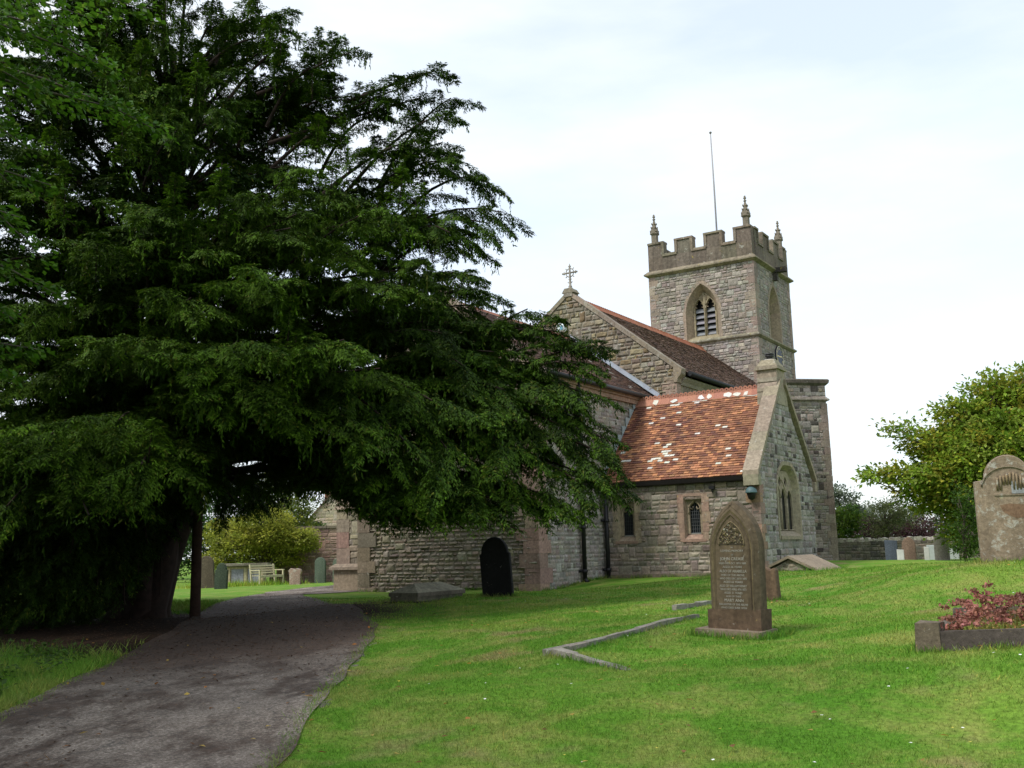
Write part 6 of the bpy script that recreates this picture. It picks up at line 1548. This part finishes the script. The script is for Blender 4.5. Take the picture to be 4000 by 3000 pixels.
h = h + .03 * rng.random(n) * in_poly(xx, yy, PATH_POLY)
h = np.where(verge, rng.uniform(.05, .16, n) * (.6 + .9 * patch), h)
wd = np.clip(.0016 * yy * .55, .004, .02) * rng.uniform(.7, 1.3, n)
tn = rng.uniform(1.05, 1.4, (n, 1)) * np.where(rng.random((n, 1)) < .06, A([[1.9, 1.35, 1.5]]), A([[1, 1, 1]]))
tag(blades(xx, yy, h, wd, tn, M_BLADE, 'lawn_grass', .55), kind='stuff')
# long grass and weeds on the left verge
N = 16000
yy = rng.uniform(7.0, 14.5, N); left = np.interp(yy, pl[:, 1], pl[:, 0]); xx = left - .15 - rng.random(N) ** 1.3 * 3.2
cl = np.sin(xx * 3.1 + np.sin(yy * 2.3)) * np.cos(yy * 2.7) > -.1
k = cl & (np.hypot(xx - LIT[0], yy - LIT[1]) > 5.0); xx, yy = xx[k], yy[k]; n = len(xx)
tn = rng.uniform(.7, 1.4, (n, 1)) * np.where(rng.random((n, 1)) < .12, A([[2.2, 1.5, 1.4]]), A([[.85, 1.0, .9]]))
tag(blades(xx, yy, rng.uniform(.12, .34, n) * np.clip((np.interp(yy, pl[:, 1], pl[:, 0]) - xx) / 1.2, .4, 1), rng.uniform(.006, .014, n), tn, M_BLADE, 'long_grass', .45), kind='stuff')
# longer tufts left by the mower round stones and walls
TX, TY, TH_ = [], [], []
def tufts(P0, P1, m, hh_, sp=.05):
    q = rng.random(m)[:, None]; p = A(P0) * (1 - q) + A(P1) * q + rng.normal(0, sp, (m, 2)); keep_ = np.sin(q[:, 0] * 31) + rng.normal(0, .5, m) > -.4
    TX.append(p[keep_, 0]); TY.append(p[keep_, 1]); TH_.append(rng.uniform(.3, 1, keep_.sum()) * hh_)
def ringt(x, y, rz, a_, b__, m, hh_):
    c_, s_ = math.cos(rz), math.sin(rz); cs_ = [(x + u_ * c_ - v_ * s_, y + u_ * s_ + v_ * c_) for u_, v_ in ((-a_, -b__), (a_, -b__), (a_, b__), (-a_, b__))]
    for k_ in range(4): tufts(cs_[k_], cs_[(k_ + 1) % 4], m, hh_)
ringt(px_, py_, rzp, .46, .30, 700, .11); ringt(3.62, 15.9, -.66, .36, .10, 300, .10); ringt(-.36, 20, -.3, .32, .09, 300, .10); ringt(-1.7, 20, -YAW, .45, .87, 350, .09)
bgx = at(2194, 1217, 15); ringt(bgx[0], bgx[1], -.28, .47, .10, 350, .10); ringt(6.55, 24.3, -YAW, .75, .98, 350, .12)
tufts(k0, k1, 1300, .075, .06); tufts(k0, k0 + A([.62, -1.15]), 700, .08, .05)
tufts(s0 - nS * .05, s0 + dS * 2.2 - nS * .05, 1100, .085, .04); tufts(s0 - dS * .05, s0 - dS * .05 + nS * 1.6, 500, .09, .04)
for q0, q1 in (((vV0, uV0 - .18), (vV1, uV0 - .18)), ((vV1 + .06, uV0), (vV1 + .06, uV1)), ((vC1 + .08, uE), (vC1 + .08, uV0)), ((vC0, uE - .08), (vC1, uE - .08))):
    tufts((q0[0] * VD + q0[1] * UD)[:2], (q1[0] * VD + q1[1] * UD)[:2], 1500, .15, .06)
TX, TY, TH_ = np.concatenate(TX), np.concatenate(TY), np.concatenate(TH_)
tag(blades(TX, TY, TH_, rng.uniform(.006, .013, len(TX)), rng.uniform(.8, 1.3, (len(TX), 1)) * np.where(rng.random((len(TX), 1)) < .12, A([[1.9, 1.4, 1.4]]), A([[.9, 1, 1]])), M_BLADE, 'grass_tufts', .4), kind='stuff')
# a few daisies
n = 70; dy_ = 6 * (22 / 6) ** rng.random(n); dx_ = dy_ * rng.uniform(-.18, .5, n); dk_ = ~in_poly(dx_, dy_, PATH_POLY) & (np.hypot(dx_ - LIT[0], dy_ - LIT[1]) > 6.3); dx_, dy_ = dx_[dk_], dy_[dk_]; n = len(dx_)
V_, F_ = [], []
for x_, y_ in zip(dx_, dy_):
    an = np.linspace(0, 2 * math.pi, 6, endpoint=False); z_ = surf(A([x_]), A([y_]))[0] + .035; i0_ = len(V_)
    V_ += [(x_ + .011 * math.cos(a), y_ + .011 * math.sin(a), z_ + rng.uniform(-.003, .003)) for a in an]; F_.append(tuple(range(i0_, i0_ + 6)))
tag(new_obj('daisies', np_mesh('daisies', A(V_), A(F_), np.where(rng.random((len(F_), 1)) < .3, A([[.6, .5, .05]]), A([[.75, .75, .72]])), [M_PAINT])), kind='stuff')
n = 5200                                                         # low leafy weeds among it
wy = rng.uniform(8.2, 14, n); wx = np.interp(wy, pl[:, 1], pl[:, 0]) - .25 - rng.random(n) * 2.6
ck = np.sin(wx * 4.2) * np.cos(wy * 3.4 + wx) > .0; wx, wy = wx[ck], wy[ck]; n = len(wx)
wp = np.stack([wx, wy, surf(wx, wy) + rng.uniform(.02, .20, n)], 1)
tag(new_obj('verge_weeds', leaves_mesh('verge_weeds', wp, unit(rng.normal(0, 1, (n, 3)) * A([1, 1, .4])), unit(rng.normal(0, .4, (n, 3)) + A([0, 0, 1.0])), rng.uniform(.04, .09, n), rng.uniform(.025, .05, n), A([(.04, .085, .014), (.06, .11, .02)])[rng.choice(2, n)] * rng.uniform(.7, 1.3, (n, 1)), M_LEAF, .15)), kind='stuff')
# longer grass round the table tomb
n = 3200; c0 = at(515, 1265, 45.5)[:2]; xx = c0[0] + rng.normal(0, 1.1, n); yy = c0[1] + rng.normal(0, .8, n)
tag(blades(xx, yy, rng.uniform(.08, .30, n) * np.clip(rng.normal(.8, .35, n), .2, 1.3), rng.uniform(.02, .04, n), rng.uniform(.9, 1.6, (n, 1)) * A([[1.6, 1.3, 1.0]]), M_BLADE, 'tall_grass', .35), kind='stuff')
# needle and twig litter lying on the path
n = 15000; rr = resample(path_r, 400); ll = resample(path_l, 400); ti = rng.integers(20, 330, n); sI = rng.random(n)
pp = ll[ti] * (1 - sI[:, None]) + rr[ti] * sI[:, None] + rng.normal(0, .08, (n, 2))
dk = np.hypot(pp[:, 0] - LIT[0], pp[:, 1] - LIT[1]) + rng.normal(0, .8, n); edge = np.minimum(sI, 1 - sI)
bnd = np.sin(pp[:, 0] * 1.7 + pp[:, 1] * .9 + np.sin(pp[:, 1] * 1.9)) + rng.normal(0, .5, n)
k = (dk < 7.8) | (edge < .012 + .03 * rng.random(n)) | (bnd > 1.15); pp = pp[k]
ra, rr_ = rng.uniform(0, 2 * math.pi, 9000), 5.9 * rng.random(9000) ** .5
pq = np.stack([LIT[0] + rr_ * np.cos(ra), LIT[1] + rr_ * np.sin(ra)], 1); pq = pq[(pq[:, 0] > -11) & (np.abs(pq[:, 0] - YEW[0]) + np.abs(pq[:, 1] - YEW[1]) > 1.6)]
pp = np.concatenate([pp, pq]); n = len(pp)
lp = np.stack([pp[:, 0], pp[:, 1], surf(pp[:, 0], pp[:, 1]) + .02 + rng.random(n) * .006], 1)
lc = A([(.075, .040, .022), (.12, .062, .030), (.05, .03, .018), (.17, .10, .05)])[rng.choice(4, n, p=[.4, .25, .25, .1])] * rng.uniform(.6, 1.3, (n, 1))
tag(new_obj('leaf_litter', leaves_mesh('leaf_litter', lp, unit(rng.normal(0, 1, (n, 3)) * A([1, 1, .12])), unit(rng.normal(0, .2, (n, 3)) + A([0, 0, 1.0])), rng.uniform(.02, .06, n), rng.uniform(.008, .022, n), lc, M_LEAF, .1)), kind='stuff')
# fallen leaves on path and lawn
n = 330; yy = 5.5 * (22 / 5.5) ** rng.random(n); xx = yy * np.tan(rng.uniform(-.52, .45, n))
onp = in_poly(xx, yy, PATH_POLY); k = onp | (rng.random(n) < .5); xx, yy, onp = xx[k], yy[k], onp[k]; n = len(xx)
lp = np.stack([xx, yy, surf(xx, yy) + np.where(onp, .026, .04)], 1)
lc = A([(.42, .24, .05), (.36, .15, .04), (.22, .10, .04), (.48, .34, .08)])[rng.choice(4, n)] * rng.uniform(.7, 1.2, (n, 1))
tag(new_obj('fallen_leaves', leaves_mesh('fallen_leaves', lp, unit(rng.normal(0, 1, (n, 3)) * A([1, 1, .15])), unit(rng.normal(0, .2, (n, 3)) + A([0, 0, 1.0])), rng.uniform(.035, .075, n), rng.uniform(.025, .045, n), lc, M_LEAF, .15)), kind='stuff')
